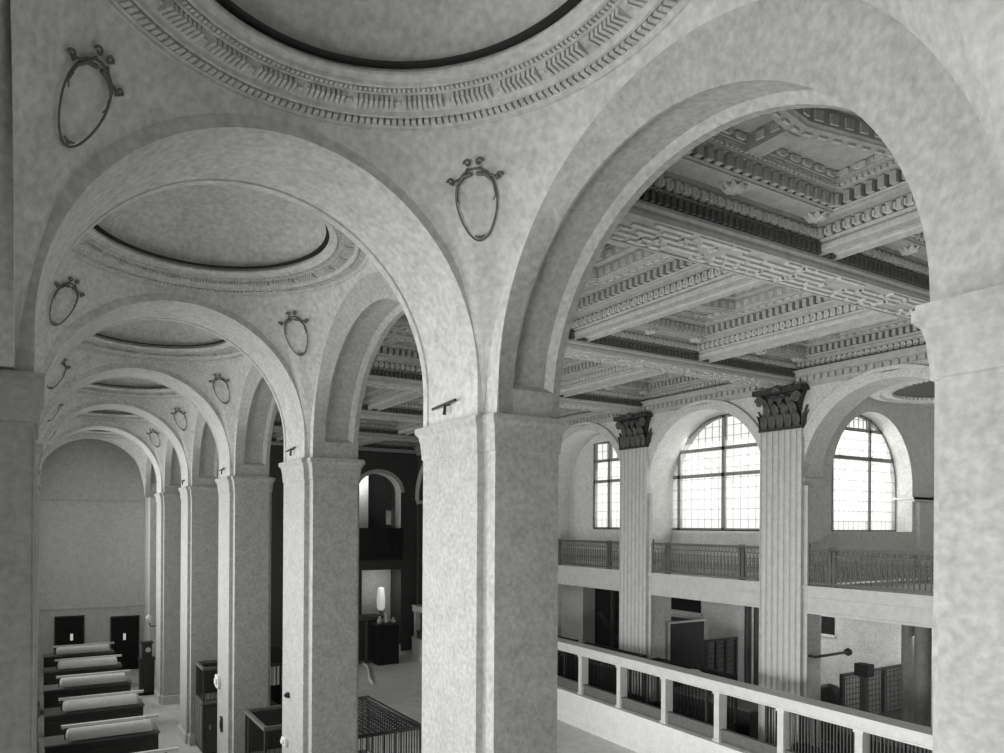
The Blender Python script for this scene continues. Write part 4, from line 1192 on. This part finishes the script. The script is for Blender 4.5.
MB().box(o[0]-.06, o[0]+.06, o[1]-.06, o[1]+.06, 0, p[2]).build('post', 'iron', r)
MB().box(o[0]-.14, o[0]+.14, o[1]-.16, o[1]+.16, p[2], p[2]+.3).build('box', 'black', r)
ya = YB(2)+HWF; p = V(823, 656, 1, ya-.25); q = V(848, 652, 1, ya-.25); o = p
r = thing('lamp_arm', 'thin dark horizontal lamp arm with knob reaching out under the rightmost balcony', 'lamp arm', o)
MB().tube([(p[0]-.3, p[1], p[2]), q], .035, 8).build('arm', 'iron', r)
MB().lathe([(.01, -.1), (.09, -.05), (.09, .05), (.01, .1)], q, 12).build('knob', 'iron', r, smooth=True)
MB().tube([(p[0]-.3, p[1], p[2]), (p[0]-.3, ya, p[2])], .035, 8).build('wall_arm', 'iron', r)
# counter tops seen over the screen
def long_desk(x0, x1, y0, y1, h, label):
    o = ((x0+x1)/2, (y0+y1)/2, 0); r = thing('long_desk', label, 'desk', o, 'dark long desks under the balcony')
    MB().box(x0, x1, y0, y1, h-.07, h).build('top', 'wood_mid', r)
    MB().box(x0+.08, x1-.08, y0+.08, y1-.08, .1, h-.07).build('case', 'wood', r)
    MB().box(x0+.12, x1-.12, y0+.12, y1-.12, 0, .1).build('plinth', 'black', r); return r
long_desk(16.7, 17.5, 6.75, 9.9, 1.35, 'long dark desk under the rightmost balcony behind the screen')
long_desk(16.5, 17.7, 12.0, 14.8, 1.3, 'long dark desk under the middle balcony behind the screen')
long_desk(16.6, 17.8, 17.0, 20.0, 1.5, 'long dark desk under the left balcony beside the centre pier')
paper_stack((17.1, 7.2, 1.35), 'white papers on the long desk near the right edge pier', 4, (.35, .25))
p = V(596, 634, 0, 17.2)
paper_stack((17.2, 18.6, 1.5), 'pale flat papers on the long desk beside the centre pier', 3, (.7, .5))
# stair stringer in the left bay
a = V(599, 612, 0, 19.8); b = V(619, 640, 0, 19.8)
tag(MB().tube([a, (19.8, (a[1]+b[1])/2, (a[2]+b[2])/2), b, (19.8, b[1]-1.6, .05)], .09, 4).build('stair_stringer', 'wood', None, o=(19.8, b[1], 0)), 'dark slanting stair stringer beneath the left balcony', 'stair')
a = V(560, 600, 0, 19.9); b = V(583, 600, 0, 19.9)
struct(MB().box(19.9, XBK, b[1], a[1]+1.5, 0, ZBAL0).build('wall_pilaster_ground', 'stone'))

# ================================================================ LIGHT, WORLD, CAMERA
w = bpy.data.worlds.new('overcast'); SC.world = w; w.use_nodes = True
bg = w.node_tree.nodes['Background']; bg.inputs['Color'].default_value = (1, 1, .985, 1); bg.inputs['Strength'].default_value = 1.15
def area(name, loc, direction, sx, sy, power, spread=180):
    l = bpy.data.lights.new(name, 'AREA'); l.shape = 'RECTANGLE'; l.size = sx; l.size_y = sy; l.energy = power; l.spread = math.radians(spread)
    o = bpy.data.objects.new(name, l); COL.objects.link(o); o.location = loc
    from mathutils import Vector
    o.rotation_euler = Vector(direction).to_track_quat('-Z', 'Y').to_euler(); return o
WL = [0, 155, 145, 140, 150, 160, 185]
for k in range(0, 7):
    if WL[k]: area('window_daylight', (XL-.12, YB(k)+(.3 if k > 1 else -.25), 5.2 if k < 6 else 6.4), (1, -.38 if k > 1 else -.1, -.10), 2.4 if k > 1 else 1.9, 5.2, WL[k], 118)
for k, pw in ((1, 215), (2, 165)):
    area('hall_fill', (5.1, YB(k), 2.6), (1, .12, .28), 2.6, 1.2, pw, 150)  # unseen fill lights added behind the arcade to brighten ceiling and far wall
area('hall_fill', (5.1, YB(3)+.3, 1.6), (1, .02, -.04), 1.4, .8, 55, 95)  # extra unseen fill added for the teller screen and pilaster foot
area('window_daylight', (XM+.3, YB(3), H0+1.4), (-1, 0, -.25), 3.4, 2.6, 80)
area('window_daylight', (XM+.3, 17.35, H0+1.4), (-1, 0, -.25), 2.6, 2.6, 60)
area('window_daylight', (XR, YR+.8, H0+1.4), (.0, -1, -.2), 3.2, 2.6, 130)
area('ground_fill', (19.2, 8.6, ZBAL0-.1), (.3, 0, -1), 1.6, 2.6, 90)  # fill light added under the balcony to brighten the back wall, no fixture
area('ground_fill', (19.4, 13.0, ZBAL0-.1), (.3, 0, -1), 1.0, 1.6, 28)  # weaker added fill for the middle bay
area('recess_fill', (xc-.8, 31.0, H0+2.4), (-.1, 1, -.2), 1.5, 1.0, 40)  # fill light added to brighten the pale wall behind the far arch
area('recess_fill', (pl[0], 31.4, ZBAL0-.35), (0, .6, -1), 1.0, .6, 14)  # small added fill for the lower recess wall

cam = bpy.data.cameras.new('camera'); co = bpy.data.objects.new('camera', cam); COL.objects.link(co)
th = atan2(420.-40.63, 697.5); ro = .006
R_ = (cos(th), -sin(th), 0); F_ = (sin(th), cos(th), 0); U_ = (0, 0, 1)
r2 = tuple(cos(ro)*R_[i]+sin(ro)*U_[i] for i in range(3)); u2 = tuple(cos(ro)*U_[i]-sin(ro)*R_[i] for i in range(3))
from mathutils import Matrix
co.matrix_world = Matrix(((r2[0], u2[0], -F_[0], 0), (r2[1], u2[1], -F_[1], 0), (r2[2], u2[2], -F_[2], H0), (0, 0, 0, 1)))
cam.sensor_width = 36; cam.sensor_fit = 'HORIZONTAL'; cam.lens = 697.5/1004*36
cam.shift_x = (502-420)/1004; cam.shift_y = (524.55-376.5)/1004
cam.clip_start = .05; cam.clip_end = 200
SC.camera = co
SC.view_settings.view_transform = 'Standard'; SC.view_settings.look = 'None'; SC.view_settings.exposure = 0.0
SC.cycles.use_denoising = True
SC.view_settings.use_curve_mapping = False
SC.cycles.max_bounces = 8; SC.cycles.diffuse_bounces = 5; SC.cycles.transparent_max_bounces = 8
for o in bpy.data.objects:
    if '_o' in o: del o['_o']
